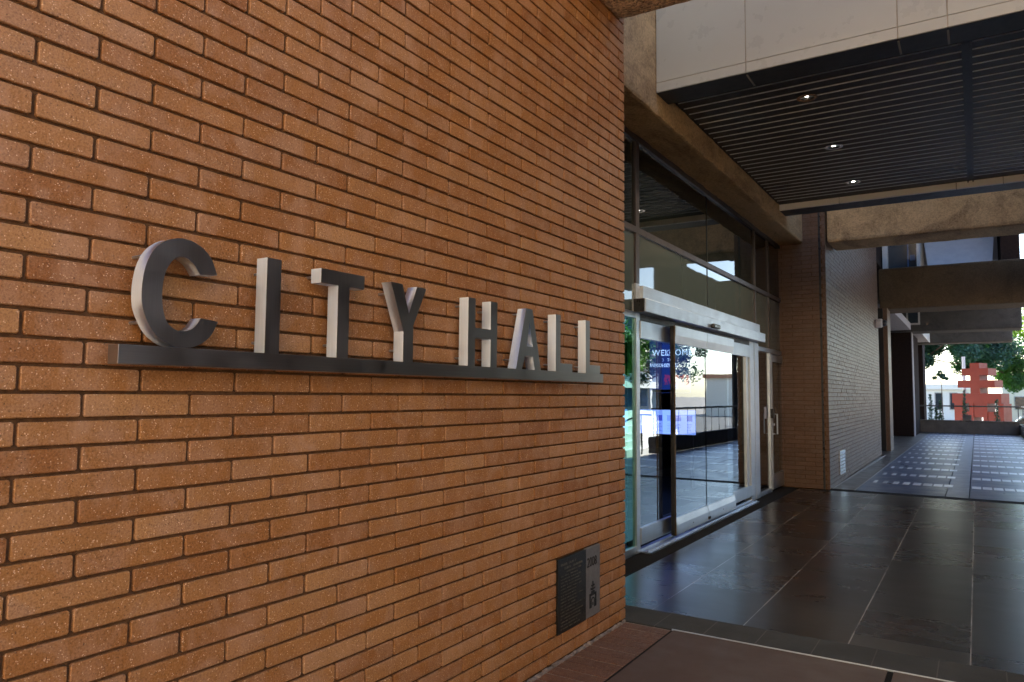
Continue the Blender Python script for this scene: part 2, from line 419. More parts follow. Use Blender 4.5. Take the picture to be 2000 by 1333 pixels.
def frame(o, xd, yd, zd):
    m = Matrix.Identity(4)
    for i, d in enumerate((xd, yd, zd)):
        for j in range(3): m[j][i] = d[j]
    for j in range(3): m[j][3] = o[j]
    return m

# ------------------------------------------------------------------ setting: ground
def sheet(name, x0, x1, y0, y1, z, mat):
    m = MB(); m.box(x0, x1, y0, y1, z - .30, z); return tagp(m.build(name, mat), kind='structure')
g = MB(); g.box(-600, 900, -700, 900, -1.6, -1.2); tagp(g.build('plaza_ground', 'plaza_paving'), kind='structure')
tagp(MB().box(-30, 40, -20, -9.1, -1.5, -1.17).build('forecourt', 'bounce_paving'), kind='structure')  # unseen warm sheet added to bounce sunlight onto the lettered wall
tagp(MB().box(14, 26, 36, 300, -1.5, -1.19).build('road', 'asphalt'), kind='structure')
tagp(MB().box(3.6, 12, 52, 90, -1.5, -1.185).build('lawn', 'lawn'), kind='structure')
# podium
tagp(MB().box(-14, 3.5, -9, 34.5, -1.25, -.31).build('podium', 'grey_concrete'), kind='structure')
sheet('entrance_floor', -.44, 3.45, 4.733, 12.13, 0, 'tile')
sheet('door_strip', -.78, -.44, 4.43, 12.13, -.004, 'black_strip')
tagp(MB().box(-14, -.78, 4.43, 20, -.3, -.006).build('lobby_floor', 'interior_dark'), kind='structure')
tagp(MB().box(-.78, 3.45, 12.132, 12.42, -.30, -.003).build('drain_strip', 'black_strip'), kind='structure')
tagp(MB().box(-.44, -.001, 4.435, 4.731, -.3, .001).build('threshold_corner_paving', 'threshold_stone'), kind='structure')
tagp(MB().box(0, 3.45, 4.412, 4.731, -.3, .001).build('threshold_paving', 'threshold_stone'), kind='structure')
tagp(MB().box(.318, 3.45, 4.402, 4.411, -.3, .004).build('threshold_edge_strip', 'bright_aluminium'), kind='structure')
tagp(MB().box(.33, 1.50, -8, 4.40, -.3, 0).build('walkway', 'red_concrete'), kind='structure')
tagp(MB().box(1.53, 3.45, -8, 4.40, -.3, 0).build('side_walkway', 'red_concrete'), kind='structure')
# brick edging along the wall: individual pavers laid crosswise
m = MB()
y = 4.392
while y > -2:
    h = .5 + random.uniform(-.5, .5)
    m.box(.018, .316, y - .098, y - .006, -.1, random.uniform(-.002, .001), 0, h, b=.003); y -= .101
m.box(0.0, .329, -8, 4.40, -.3, -.004, 1); m.box(1.501, 1.529, -8, 4.4, -.3, -.003, 2); m.box(.3165, .3285, -8, 4.39, -.1, -.001, 2)
tagp(m.build('brick_paving', ['floor_brick', 'pale_mortar', 'black_strip']), kind='structure')
m = MB()
for k in range(260):
    y = -2 + 6.4 * k / 260; w = random.uniform(.008, .024)
    m.box(-.002, w, y, y + .026, -.02, random.uniform(.002, .011), b=.002)
tagp(m.build('mortar_fillet', 'pale_mortar'), kind='structure')
# terrace beyond the drain strip
tagp(MB().box(-3.2, .30, 12.422, 34.3, -.3, 0).build('terrace_border', 'border_stone'), kind='structure')
tagp(MB().box(.304, .318, 12.422, 34.3, -.3, .002).build('terrace_joint', 'joint_grey'), kind='structure')
tagp(MB().box(.322, 1.505, 12.422, 34.3, -.3, 0).build('terrace_paving', 'terrace_paving'), kind='structure')
tagp(MB().box(1.517, 1.80, 12.422, 34.3, -.3, .001).build('terrace_band', 'band_stone'), kind='structure')
tagp(MB().box(1.812, 3.30, 12.422, 34.3, -.3, 0).build('terrace_floor', 'terrace_paving'), kind='structure')
m = MB()
for r in range(14):
    yy = 13.72 + r * 1.50
    for x0, x1 in ((.42, 1.47), (1.83, 3.2)):
        x = x0
        while x < x1:
            m.box(x, x + .124 * min(1, .4 + max(0, x - .42) * .85), yy, yy + .34, -.05, .0035 + random.uniform(-.001, .001), 0, min(1, max(0, random.gauss(.8, .2) * min(1, .35 + x * .5))), b=.002); x += .147  # width and tint drop leftward, imitating the fading glints
tagp(m.build('glint_inserts', 'painted_glint'), kind='structure')

# ------------------------------------------------------------------ brick walls
C0 = .0677; L = 4.496 * C0; ZB = CH + .897 * C0; Y0 = .8432
def brick_face(mb, org, ud, nd, u0, u1, z0, z1, joff, jt=.0094, depth=.011, zoff=ZB, par=0, jit=.001, detail=True, skip=None, tilt=0.0):
    """org: point on the face plane at u=0,z=0; ud: direction of u; nd: outward normal."""
    ud = Vector(ud); nd = Vector(nd)
    k0 = math.floor((zoff - z1) / C0) - 1; k1 = math.ceil((zoff - z0) / C0) + 1
    flip = ud.cross(Vector((0, 0, 1))).dot(nd) < 0
    for k in range(k0, k1):
        zt = zoff - k * C0 - jt / 2; zb = zt - C0 + jt
        zt = min(zt, z1); zb = max(zb, z0)
        if zt - zb < .01: continue
        sh = joff + (L / 2 if (k % 2) != par else 0)
        j = math.floor((u0 - sh) / L)
        while sh + j * L < u1:
            a = sh + j * L + jt / 2; b = a + L - jt; j += 1
            a = max(a, u0); b = min(b, u1)
            if b - a < .02: continue
            if skip and a < skip[1] and b > skip[0] and zb < skip[3] - .02 and zt > skip[2] + .02:
                segs = [(a, min(b, skip[0])), (max(a, skip[1]), b)]
            else: segs = [(a, b)]
            for (a_, b_) in segs:
                if b_ - a_ < .015: continue
                dn = random.uniform(-jit, jit); da = random.uniform(-jit, jit); dz = random.uniform(-jit, jit) * .8; tl = random.uniform(-jit, jit) * .7
                tint = min(1, max(0, random.gauss(.5, .22)))
                def P(u, z, n): return Vector(org) + ud * u + Vector((0, 0, z)) + nd * n
                A, B, Zb, Zt = a_ + da, b_ + da, zb + dz, zt + dz
                if detail:
                    c = .0045; e = .0022
                    def ring(i, n):
                        q = [(A + i + c, Zb + i), (B - i - c, Zb + i), (B - i, Zb + i + c), (B - i, Zt - i - c), (B - i - c, Zt - i), (A + i + c, Zt - i), (A + i, Zt - i - c), (A + i, Zb + i + c)]
                        return [P(u, z + tl * (u - A) / (B - A), n) for u, z in q]
                    vs = ring(0, -depth - .004) + ring(0, dn - e) + ring(e, dn); n8 = 8
                    fs = [tuple(range(16, 24))]
                    for r_ in (0, 8): fs += [(r_ + i, r_ + (i + 1) % 8, r_ + 8 + (i + 1) % 8, r_ + 8 + i) for i in range(8)]
                else:
                    q = [(A, Zb), (B, Zb), (B, Zt), (A, Zt)]
                    tx = random.gauss(0, tilt); tz = random.gauss(0, tilt)
                    vs = [P(u, z, -depth) for u, z in q] + [P(u, z, dn + tx * (u - (A + B) / 2) / .15 + tz * (z - (Zb + Zt) / 2) / .03) for u, z in q]
                    fs = [(4, 5, 6, 7)] + [(i, (i + 1) % 4, 4 + (i + 1) % 4, 4 + i) for i in range(4)]
                if flip: fs = [f[::-1] for f in fs]
                mb.idx(vs, fs, 0, tint)
WALLS = empty('brick_wall', (-.2, 1.5, 0), 'orange brown brick wall carrying the large steel letters', 'wall')
m = MB(); brick_face(m, (0, 0, 0), (0, 1, 0), (1, 0, 0), -.6, 4.43, .012, 6.2, Y0, skip=(3.515, 4.045, .13, .555))
m.build('brick_face', ['brick'], WALLS)
m = MB(); brick_face(m, (0, 4.43, 0), (-1, 0, 0), (0, 1, 0), 0.012, .70, .012, 4.6, .1, detail=False)
m.build('corner_return', ['brick'], WALLS)
m = MB(); m.box(-.6, -.0100, -.6, 4.42, 0, 6.2); m.build('mortar_bed', 'mortar', WALLS)

# pier beside the door
PX = -.0
P1 = empty('brick_pier', (-.3, 12.4, 0), 'tall brown brick pier right of the glass doors, with a dark vertical joint', 'pier')
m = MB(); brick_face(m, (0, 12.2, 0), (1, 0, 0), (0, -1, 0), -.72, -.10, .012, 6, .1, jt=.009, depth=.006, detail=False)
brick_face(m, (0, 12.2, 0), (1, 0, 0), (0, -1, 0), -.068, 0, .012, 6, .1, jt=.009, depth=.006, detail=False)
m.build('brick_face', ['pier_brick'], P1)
m = MB(); m.box(-.74, -.012, 12.206, 12.4, 0, 6); m.build('mortar_bed', 'mortar', P1)
m = MB(); m.box(-.10, -.068, 12.195, 12.205, 0, 6); m.build('expansion_joint', 'black_plastic', P1)
W2 = empty('side_wall', (-.3, 16, 0), 'long brown brick wall running away along the terrace', 'wall')
def slant(y): return PX - .085 * (y - 12.2) / 8.0
m = MB()
dv = Vector((-.085, 8.0, 0)).normalized()
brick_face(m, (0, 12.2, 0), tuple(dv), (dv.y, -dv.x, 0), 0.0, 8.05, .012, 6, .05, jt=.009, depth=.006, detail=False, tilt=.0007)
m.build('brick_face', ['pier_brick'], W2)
m = MB(); m.prism([(-.0095, 12.401), (-.092, 20.2), (-.8, 20.2), (-.8, 12.401)], 2, 0, 6.0); m.build('mortar_bed', 'mortar', W2)
tagp(MB().box(-.01, .012, 12.43, 20.2, -.01, .006).build('wall_base_joint', 'joint_grey'), kind='structure')

# louvred stainless plate low on the side wall
V = empty('wall_vent', (-.01, 13.43, .12), 'small stainless plate set low in the brick side wall', 'vent')
m = MB(); m.box(-.03, .008, 13.15, 13.72, .14, .53, b=.003); m.build('plate', 'steel_plate', V)
m = MB()
for i in range(6): m.box(.0085, .011, 13.2, 13.67, .18 + i * .055, .19 + i * .055)
m.build('slot', 'dark_gasket', V)

# ------------------------------------------------------------------ the sign
SG = empty('city_hall_sign', (.04, 2.4, 1.5), 'brushed steel CITY HALL letters standing on a long steel ledge', 'sign')
XF, XB = .09, .041
LZ = 1.5555
m = MB(); m.box(.041, .0895, 1.031, 3.912, 1.505, LZ, b=.0008); m.build('ledge', 'ledge_steel', SG)
def split_lit_sides(o):
    for p in o.data.polygons: p.material_index = 0 if abs(p.normal.x) > .5 else 1  # sides take the lit copy of the steel
def letter(ch, polys, xf=XF, smooth=False):
    mb = MB()
    for p in polys: mb.prism(p, 0, XB, xf)
    o = mb.build('letter', ['letter_steel', 'lit_letter_side'], SG); split_lit_sides(o); o['label'] = 'steel letter ' + ch; return o
pins = []
Cp = [(1.310, 1.772), (1.289, 1.817), (1.262, 1.842), (1.235, 1.855), (1.205, 1.860), (1.176, 1.856), (1.145, 1.843), (1.115, 1.815), (1.097, 1.778), (1.088, 1.738), (1.0855, 1.698), (1.089, 1.660), (1.103, 1.624), (1.124, 1.592), (1.155, 1.568), (1.185, 1.558), (1.215, 1.556), (1.242, 1.560), (1.272, 1.574), (1.299, 1.599), (1.318, 1.637)]
Ci = [(1.262, 1.643), (1.248, 1.621), (1.232, 1.608), (1.212, 1.602), (1.187, 1.604), (1.162, 1.621), (1.148, 1.655), (1.143, 1.702), (1.148, 1.750), (1.163, 1.785), (1.182, 1.804), (1.200, 1.808), (1.218, 1.803), (1.238, 1.789), (1.254, 1.766)]
def cat(pts, n=4, close=False):
    out = []
    for i in range(len(pts) - 1):
        p0 = Vector(pts[max(i - 1, 0)]); p1 = Vector(pts[i]); p2 = Vector(pts[i + 1]); p3 = Vector(pts[min(i + 2, len(pts) - 1)])
        for k in range(n):
            t_ = k / n
            out.append(tuple(.5 * ((2 * p1) + (p2 - p0) * t_ + (2 * p0 - 5 * p1 + 4 * p2 - p3) * t_ ** 2 + (3 * p1 - p0 - 3 * p2 + p3) * t_ ** 3)))
    out.append(pts[-1]); return out
mb = MB(); poly = cat(Cp) + cat(Ci)
bm = bmesh.new(); vs = [bm.verts.new((XF, p[0], p[1])) for p in poly]; f = bm.faces.new(vs)
r = bmesh.ops.extrude_face_region(bm, geom=[f])
for e in r['geom']:
    if isinstance(e, bmesh.types.BMVert): e.co.x = XB
bmesh.ops.recalc_face_normals(bm, faces=bm.faces)
bm.normal_update()
big = [f for f in bm.faces if len(f.verts) > 4]; bmesh.ops.triangulate(bm, faces=big)
mb.bm(bm); o = mb.build('letter', ['letter_steel', 'lit_letter_side'], SG); split_lit_sides(o); o['label'] = 'steel letter C'
me = o.data
for p in me.polygons: p.use_smooth = abs(p.normal.x) < .5
bm = bmesh.new(); bm.from_mesh(me)
for e in bm.edges:
    if len(e.link_faces) == 2 and e.calc_face_angle(0) > .6: e.smooth = False
bm.to_mesh(me); bm.free()
pins.append((1.11, 1.80)); pins.append((1.11, 1.62)); pins.append((1.205, 1.83))
T0, T1 = LZ, 1.854
def rect(a, b, c, d): return [(a, c), (b, c), (b, d), (a, d)]
letter('I', [rect(1.485, 1.540, T0, T1)])
letter('T', [[(1.707, T1), (1.707, 1.805), (1.7855, 1.805), (1.7855, T0), (1.840, T0), (1.840, 1.805), (1.913, 1.805), (1.913, T1)]])
letter('Y', [[(2.055, T1), (2.130, 1.672), (2.130, T0), (2.188, T0), (2.188, 1.700), (2.265, T1), (2.207, T1), (2.160, 1.742), (2.120, T1)]])
letter('H', [[(2.553, T0), (2.606, T0), (2.606, 1.681), (2.7265, 1.681), (2.7265, T0), (2.779, T0), (2.779, T1), (2.7265, T1), (2.7265, 1.725), (2.606, 1.725), (2.606, T1), (2.553, T1)]])
letter('A', [[(2.946, T0), (2.999, T0), (3.027, 1.620), (3.100, 1.620), (3.120, T0), (3.181, T0), (3.094, T1), (3.034, T1), ]])
letter('L', [[(3.335, T0), (3.521, T0), (3.521, 1.599), (3.385, 1.599), (3.385, T1), (3.335, T1)]])
letter('L', [[(3.682, T0), (3.867, T0), (3.867, 1.603), (3.733, 1.603), (3.733, T1), (3.682, T1)]])
# the A needs its counter: rebuild as outline with a hole cut by strips
for ob in list(SG.children):
    if ob.get('label') == 'steel letter A': bpy.data.objects.remove(ob)
mb = MB()
AO = [(2.946, T0), (2.999, T0), (3.027, 1.620), (3.100, 1.620), (3.120, T0), (3.181, T0), (3.094, T1), (3.034, T1)]
AI = [(3.043, 1.668), (3.0655, 1.790), (3.1005, 1.668)]
bm = bmesh.new()
vo = [bm.verts.new((XF, *p)) for p in AO]; vi = [bm.verts.new((XF, *p)) for p in AI]
for q in ((0, 1, 2, 'a'), ): pass
def F(*q): bm.faces.new(q)
F(vo[0], vo[1], vo[2], vi[0], vi[1], vo[7])
F(vo[2], vo[3], vi[2], vi[0])
F(vo[3], vo[4], vo[5], vo[6], vi[1], vi[2])
F(vo[7], vi[1], vo[6])
r = bmesh.ops.extrude_face_region(bm, geom=bm.faces[:])
for e in r['geom']:
    if isinstance(e, bmesh.types.BMVert): e.co.x = XB
bmesh.ops.recalc_face_normals(bm, faces=bm.faces); bmesh.ops.triangulate(bm, faces=[f for f in bm.faces if len(f.verts) > 4])
mb.bm(bm); o = mb.build('letter', ['letter_steel', 'lit_letter_side'], SG); split_lit_sides(o); o['label'] = 'steel letter A'
pins += [(1.51, 1.81), (1.51, 1.59), (1.73, 1.83), (1.81, 1.60), (2.085, 1.815), (2.155, 1.60), (2.58, 1.82), (2.58, 1.59), (2.75, 1.81), (2.75, 1.59), (3.06, 1.83), (2.98, 1.60), (3.36, 1.82), (3.36, 1.59), (3.71, 1.82), (3.71, 1.59), (1.2, 1.53), (2.0, 1.53), (2.9, 1.53), (3.7, 1.53)]
for (yy, zz) in pins:
    mb = MB(); mb.tube([(-.012, yy, zz), (.042, yy, zz)], .0048, 8); mb.build('standoff_pin', 'aluminium', SG)

# ------------------------------------------------------------------ plaque
PQ = empty('wall_plaque', (.0, 3.78, .14), 'dark metal plaque with a grey 2008 strip low on the brick wall', 'plaque')
m = MB(); m.box(-.02, .006, 3.522, 3.857, .143, .541, b=.001); m.build('name_panel', 'plaque_black', PQ)
m = MB(); m.box(-.02, .006, 3.8572, 4.041, .146, .545, b=.001); gp = m.build('date_panel', 'plaque_grey', PQ)
m = MB()
random.seed(3)
z = .512
rows = [(.03, .18, .012), (.10, .25, .012), (.14, .22, .008)] + [(.03, random.uniform(.16, .27), .007) for _ in range(17)]
for (a, b, h) in rows:
    x = 3.535 + a * .6
    while x < 3.535 + b + .03:
        w = random.uniform(.004, .008) * (h / .008)
        if random.random() < .86:
            if random.random() < .5: m.box(.006, .0072, x, x + w * .35, z - h, z); m.box(.006, .0071, x, x + w, z - h, z - h * .75)
            else: m.box(.006, .0072, x, x + w * .3, z - h, z); m.box(.006, .0071, x, x + w, z - h * .25, z); m.box(.006, .0072, x + w * .7, x + w, z - h, z)
        x += w + .0028
    z -= h + .0105
m.build('name_lettering', 'plaque_text', PQ)
random.seed(11)
text_mesh('date_lettering', '2008', .078, 'plaque_ink', .0008, frame((.0068, 3.868, .433), (0, 1, 0), (0, 0, 1), (1, 0, 0)), PQ, sx=.86, spacing=.95)
m = MB()
cy_, z0 = 3.945, .195
def bar(a, b, c, d): m.box(.0062, .0075, cy_ + a, cy_ + b, z0 + c, z0 + d)
bar(-.045, -.030, 0, .075); bar(.030, .045, 0, .075); bar(-.045, .045, .068, .082); bar(-.022, .022, .082, .094)
for i in range(12):
    a0 = math.pi * i / 12; a1 = math.pi * (i + 1) / 12
    pts = [(cy_ + math.cos(a) * r_, z0 + .035 + math.sin(a) * r_ * .9) for a, r_ in ((a0, .026), (a1, .026), (a1, .017), (a0, .017))]
    m.prism(pts, 0, .0062, .0075)
bar(-.026, -.017, 0, .036); bar(.017, .026, 0, .036); bar(-.006, .006, .012, .030)
bar(-.006, .006, .094, .15); bar(-.030, .030, .102, .110); bar(-.022, .022, .122, .130); bar(-.030, -.024, .11, .116); bar(.024, .030, .11, .116)
m.build('emblem', 'plaque_ink', PQ)

# ------------------------------------------------------------------ glass entrance
G = -.70
E_ = empty('glass_entrance', (-.7, 8.4, 0), 'tall aluminium framed glass entrance with automatic sliding doors', 'entrance')
pieces('upper_mullion', 'bronze_frame', E_, [(G - .08, G + .012, a, b, z0, z1) for (a, b, z0, z1) in ((6.262, 6.345, 2.47, 3.82), (10.585, 10.635, 2.47, 3.82), (11.41, 11.45, 2.15, 3.82), (12.37, 12.41, 2.15, 3.82))])
pieces('transom', 'bronze_frame', E_, [(G - .08, G + .014, 4.43, 12.412, 2.942, 3.0)])
m = MB(); m.box(G - .09, G + .02, 4.43, 12.41, 3.815, 3.9); m.build('head_frame', 'bronze_frame', E_)
pieces('door_post', 'bright_aluminium', E_, [(G - .08, G + .012, 6.262, 6.345, 0.0, 2.468), (G - .08, G + .016, 10.235, 10.455, 0, 2.185), (G - .08, G + .020, 10.472, 10.70, 0, 2.185)])
pieces('side_rail', 'aluminium', E_, [(G - .08, G + .010, 4.43, 6.261, 2.142, 2.2), (G - .08, G + .010, 4.43, 6.261, 0, .07), (G - .08, G + .010, 10.701, 12.41, 2.085, 2.149), (G - .08, G + .010, 10.701, 11.40, 0, .06)])
pieces('door_jamb', 'aluminium', E_, [(G - .05, G + .012, 11.40, 11.452, 0, 2.084), (G - .05, G + .012, 12.36, 12.41, 0, 2.084)])
pieces('gasket', 'dark_gasket', E_, [(G - .06, G - .004, 10.456, 10.471, 0, 2.18), (G - .012, G - .003, 8.448, 8.456, 2.47, 3.81)], 0)
def pane(name, y0, y1, z0, z1, mat, parent=None, x=G - .01):
    mm = MB(); mm.face([(x, y0, z0), (x, y1, z0), (x, y1, z1), (x, y0, z1)]); return mm.build(name, mat, parent or E_)
pane('clerestory_pane', 4.43, 6.262, 3.0, 3.815, 'clerestory_glass')
pane('clerestory_pane', 6.345, 8.447, 3.0, 3.815, 'clerestory_glass'); pane('clerestory_pane', 8.457, 10.585, 3.0, 3.815, 'clerestory_glass')
pane('clerestory_pane', 10.635, 11.41, 3.0, 3.815, 'clerestory_glass'); pane('clerestory_pane', 11.45, 12.37, 3.0, 3.815, 'clerestory_glass')
pane('spandrel_pane', 4.43, 6.262, 2.2, 2.942, 'spandrel_glass'); pane('spandrel_pane', 6.345, 8.447, 2.46, 2.942, 'spandrel_glass'); pane('spandrel_pane', 8.457, 10.585, 2.46, 2.942, 'spandrel_glass')
pane('spandrel_pane', 10.635, 11.41, 2.149, 2.942, 'spandrel_glass'); pane('spandrel_pane', 11.45, 12.37, 2.149, 2.942, 'spandrel_glass')
pane('side_pane', 4.43, 6.262, .07, 2.142, 'teal_glass'); pane('side_pane', 10.70, 11.40, .06, 2.085, 'door_glass')
# door operator
m = MB(); m.box(G - .02, -.655, 6.347, 10.70, 2.335, 2.452, b=.002); m.build('cover_plate', 'bright_aluminium', E_)
m = MB(); m.box(G - .02, -.58, 6.225, 10.70, 2.192, 2.318, b=.006); op = m.build('door_operator', 'bright_aluminium', E_)
m = MB(); m.box(-.69, -.583, 6.20, 6.2245, 2.195, 2.314, b=.004); m.build('end_cap', 'black_plastic', op)
m = MB(); m.box(-.579, -.53, 8.14, 8.38, 2.196, 2.246, b=.014); m.build('motion_sensor', 'black_plastic', op)
m = MB(); m.box(G - .05, G + .01, 6.346, 10.234, 2.13, 2.19); m.build('track', 'dark_gasket', E_)
# leaves
def leaf(y0, y1, x, edge=None, bevel=False, name='sliding_door'):
    gl = MB(); gl.face([(x, y0 + .02, .20), (x, y1 - .005, .20), (x, y1 - .005, 1.98), (x, y0 + .02, 1.98)])
    d = gl.build(name, 'door_glass', E_)
    mt = 'bright_aluminium' if bevel else 'aluminium'
    if bevel:
        m = MB(); prof = [(x - .015, .215), (x + .012, .215), (x + .03, .15), (x + .03, .055), (x - .015, .055)]; m.prism(prof, 1, y0, y1 - .002); m.build('bottom_rail', mt, d); m = MB()
        prof = [(x - .015, 1.96), (x + .012, 1.96), (x + .03, 2.04), (x + .03, 2.135), (x - .015, 2.135)]; m.prism(prof, 1, y0, y1 - .002); m.build('top_rail', mt, d)
    else:
        pieces('bottom_rail', mt, d, [(x - .02, x + .02, y0, y1 - .002, .07, .22)]); pieces('top_rail', mt, d, [(x - .02, x + .02, y0, y1 - .002, 1.962, 2.125)])
    return d
d1 = leaf(6.347, 7.20, G, name='fixed_door'); d4 = leaf(9.16, 10.234, G, name='fixed_door')
d2 = leaf(7.065, 8.083, -.63, bevel=True); d3 = leaf(8.091, 9.16, -.63, bevel=True)
m = MB(); m.box(-.655, -.618, 7.045, 7.064, .05, 2.135); m.build('edge_stile', 'dark_gasket', d2)
m = MB(); m.box(-.613, -.60, 7.036, 7.0445, .05, 2.135); m.build('edge_strip', 'brass_edge', d2)
m = MB(); m.box(-.72, -.68, 10.02, 10.10, .22, 1.96); m.build('far_stile', 'aluminium', d4)
for yy, dd in ((8.07, d2), (8.115, d3)):
    m = MB(); m.lathe([(.0, 0), (.012, 0), (.012, .03), (0, .03)], (-.60, yy, .07), 8); m.build('floor_bolt', 'black_plastic', dd)
for yy, dd in ((7.55, d2), (8.62, d3)):
    m = MB(); m.lathe([(.0, .0), (.008, 0), (.008, .003), (0, .003)], (-.5995, yy, .11), 8, axis='X'); m.build('screw', 'black_plastic', dd)
m = MB(); m.box(-.76, -.585, 6.347, 10.234, -.002, .012); m.box(-.70, -.69, 6.347, 10.234, .012, .03); m.box(-.625, -.615, 6.347, 10.234, .012, .024); m.build('floor_track', 'aluminium', E_)
# hinged door
hd = MB(); hd.face([(G, 11.53, .25), (G, 12.27, .25), (G, 12.27, 1.96), (G, 11.53, 1.96)]); HD = hd.build('hinged_door', 'door_glass', E_)
pieces('stile', 'aluminium', HD, [(G - .02, G + .02, 11.46, 11.53, .03, 2.07), (G - .02, G + .02, 12.27, 12.35, .03, 2.07)])
pieces('bottom_rail', 'aluminium', HD, [(G - .02, G + .02, 11.53, 12.27, .03, .25)]); pieces('top_rail', 'aluminium', HD, [(G - .02, G + .02, 11.53, 12.27, 1.96, 2.07)])
m = MB(); m.tube([(G + .02, 11.50, 1.16), (G + .085, 11.50, 1.16), (G + .085, 11.50, .86), (G + .02, 11.50, .86)], .011, 10); m.tube([(G + .02, 11.56, 1.0), (G + .035, 11.56, 1.0)], .02, 10); m.build('pull_handle', 'bright_aluminium', HD)
m = MB(); m.box(G + .0125, G + .06, 11.38, 11.46, 1.10, 1.24, b=.006); m.build('lock_box', 'black_plastic', E_)
m = MB(); m.box(G - .008, G - .006, 11.10, 11.22, 1.10, 1.27); m.build('door_notice', 'paper', E_)
for zz in (.03, 2.03):
    m = MB(); m.lathe([(0, 0), (.022, 0), (.022, .07), (0, .07)], (G + .035, 12.37, zz), 12); m.build('pivot', 'white_plastic', HD)

# lobby inside
LB = empty('lobby_interior', (-5, 9, 0), 'dark lobby room seen through the glass entrance', 'room')
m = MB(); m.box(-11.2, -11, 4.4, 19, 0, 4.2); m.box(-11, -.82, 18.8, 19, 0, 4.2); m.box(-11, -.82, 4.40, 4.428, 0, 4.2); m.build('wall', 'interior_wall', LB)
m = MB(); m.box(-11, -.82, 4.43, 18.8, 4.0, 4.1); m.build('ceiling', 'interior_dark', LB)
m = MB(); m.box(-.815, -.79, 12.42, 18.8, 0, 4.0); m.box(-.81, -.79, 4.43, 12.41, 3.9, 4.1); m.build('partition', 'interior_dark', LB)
DY = 11.0
def dx(px): return px
WB = empty('welcome_banner', (-2.1, DY, .8), 'navy WELCOME banner with a flower photo, hanging inside behind the sliding doors', 'banner')
m = MB(); m.box(-2.45, -1.788, DY, DY + .02, 1.47, 2.36); m.build('cloth', 'display_navy', WB)
fr = lambda x, z: frame((x, DY - .003, z), (1, 0, 0), (0, 0, 1), (0, -1, 0))
text_mesh('lettering', 'WELCOME', .135, 'display_text', .001, fr(-2.405, 2.055), WB, sx=.93, spacing=1.12)
text_mesh('lettering', 'TO', .065, 'display_text', .001, fr(-2.16, 1.965), WB)
text_mesh('lettering', 'RIVERSIDE CITY HALL', .078, 'display_text', .001, fr(-2.445, 1.875), WB, sx=.62)
m = MB()
random.seed(5)
for i in range(40):
    x = random.uniform(-2.06, -1.82); z = random.uniform(1.60, 1.74)
    m.lathe([(0, 0), (random.uniform(.012, .028), 0)], (x, DY - .004, z), 7, axis='Y')
m.build('flower_picture', 'poster_red', WB)
m = MB(); m.box(-2.42, -1.80, DY - .003, DY - .001, 1.475, 1.52); m.build('yellow_band', 'poster_yellow', WB)
IB = empty('information_board', (-2.2, DY, .8), 'pale blue backlit information board below the welcome banner inside', 'board')
m = MB(); m.box(-2.95, -1.715, DY - .02, DY + .02, .825, 1.20); m.build('panel', 'display_panel', IB)
m = MB()
for x in (-2.55, -2.32, -2.02, -1.84):
    m = MB()
    for k in range(6): m.box(x, x + random.uniform(.05, .085), DY - .0225, DY - .021, .87 + k * .022, .876 + k * .022)
    m.build('small_print', 'display_thumb', IB)
pieces('picture', 'display_thumb', IB, [(x, x + .085, DY - .023, DY - .021, 1.03, 1.12) for x in (-2.32, -2.02, -1.84)], 0)
ST = empty('display_stand', (-2.2, DY, 0), 'dark stand holding the information board in the lobby', 'stand')
pieces('leg', 'dark_gasket', ST, [(-2.93, -2.89, DY - .015, DY + .015, .021, .824), (-1.79, -1.75, DY - .015, DY + .015, .021, .824)], 0)
pieces('foot', 'dark_gasket', ST, [(-2.98, -2.84, DY - .2, DY + .2, 0, .02), (-1.84, -1.7, DY - .2, DY + .2, 0, .02)], 0)

# ------------------------------------------------------------------ concrete beams
def rough_box(x0, x1, y0, y1, z0, z1, name, mat, seg=.12, amp=.006, ch=.03, parent=None):
    bm = bmesh.new(); bmesh.ops.create_cube(bm, size=1)
    for v in bm.verts: v.co = Vector(((x0 + x1) / 2 + v.co.x * (x1 - x0), (y0 + y1) / 2 + v.co.y * (y1 - y0), (z0 + z1) / 2 + v.co.z * (z1 - z0)))
    bmesh.ops.bevel(bm, geom=bm.edges[:], offset=ch, segments=2, affect='EDGES', profile=.6)
    for ax, lo, hi in ((0, x0, x1), (1, y0, y1)):
        n = min(90, int((hi - lo) / seg))
        for i in range(1, n):
            c = [0, 0, 0]; c[ax] = lo + (hi - lo) * i / n; nn = [0, 0, 0]; nn[ax] = 1
            bmesh.ops.bisect_plane(bm, geom=bm.verts[:] + bm.edges[:] + bm.faces[:], plane_co=c, plane_no=nn)
    from mathutils import noise as nz
    for v in bm.verts:
        a = nz.noise_vector(v.co * 5.0) * amp + nz.noise_vector(v.co * 17.0) * amp * .6; v.co += a
    m = MB(); m.bm(bm); return m.build(name, mat, parent)
o = rough_box(-.0, 3.6, 3.5, 4.36, 3.925, 4.42, 'concrete_beam', 'aggregate', seg=.05, amp=.010); tagp(o, 'exposed aggregate beam overhead at the top of the picture, nearest the camera', 'beam', 'concrete beams crossing the walkway')
o = rough_box(-.98, -.33, 4.44, 12.198, 3.872, 5.2, 'lintel_beam', 'tan_concrete', seg=.07, amp=.012, ch=.03); tagp(o, 'weathered tan concrete beam running above the glass entrance', 'beam')
o = rough_box(.005, 3.4, 12.33, 13.15, 3.87, 4.9, 'concrete_beam', 'tan_concrete', seg=.15, amp=.005, ch=.05); tagp(o, 'tan concrete beam resting on the brick pier just behind the canopy', 'beam', 'concrete beams crossing the walkway')
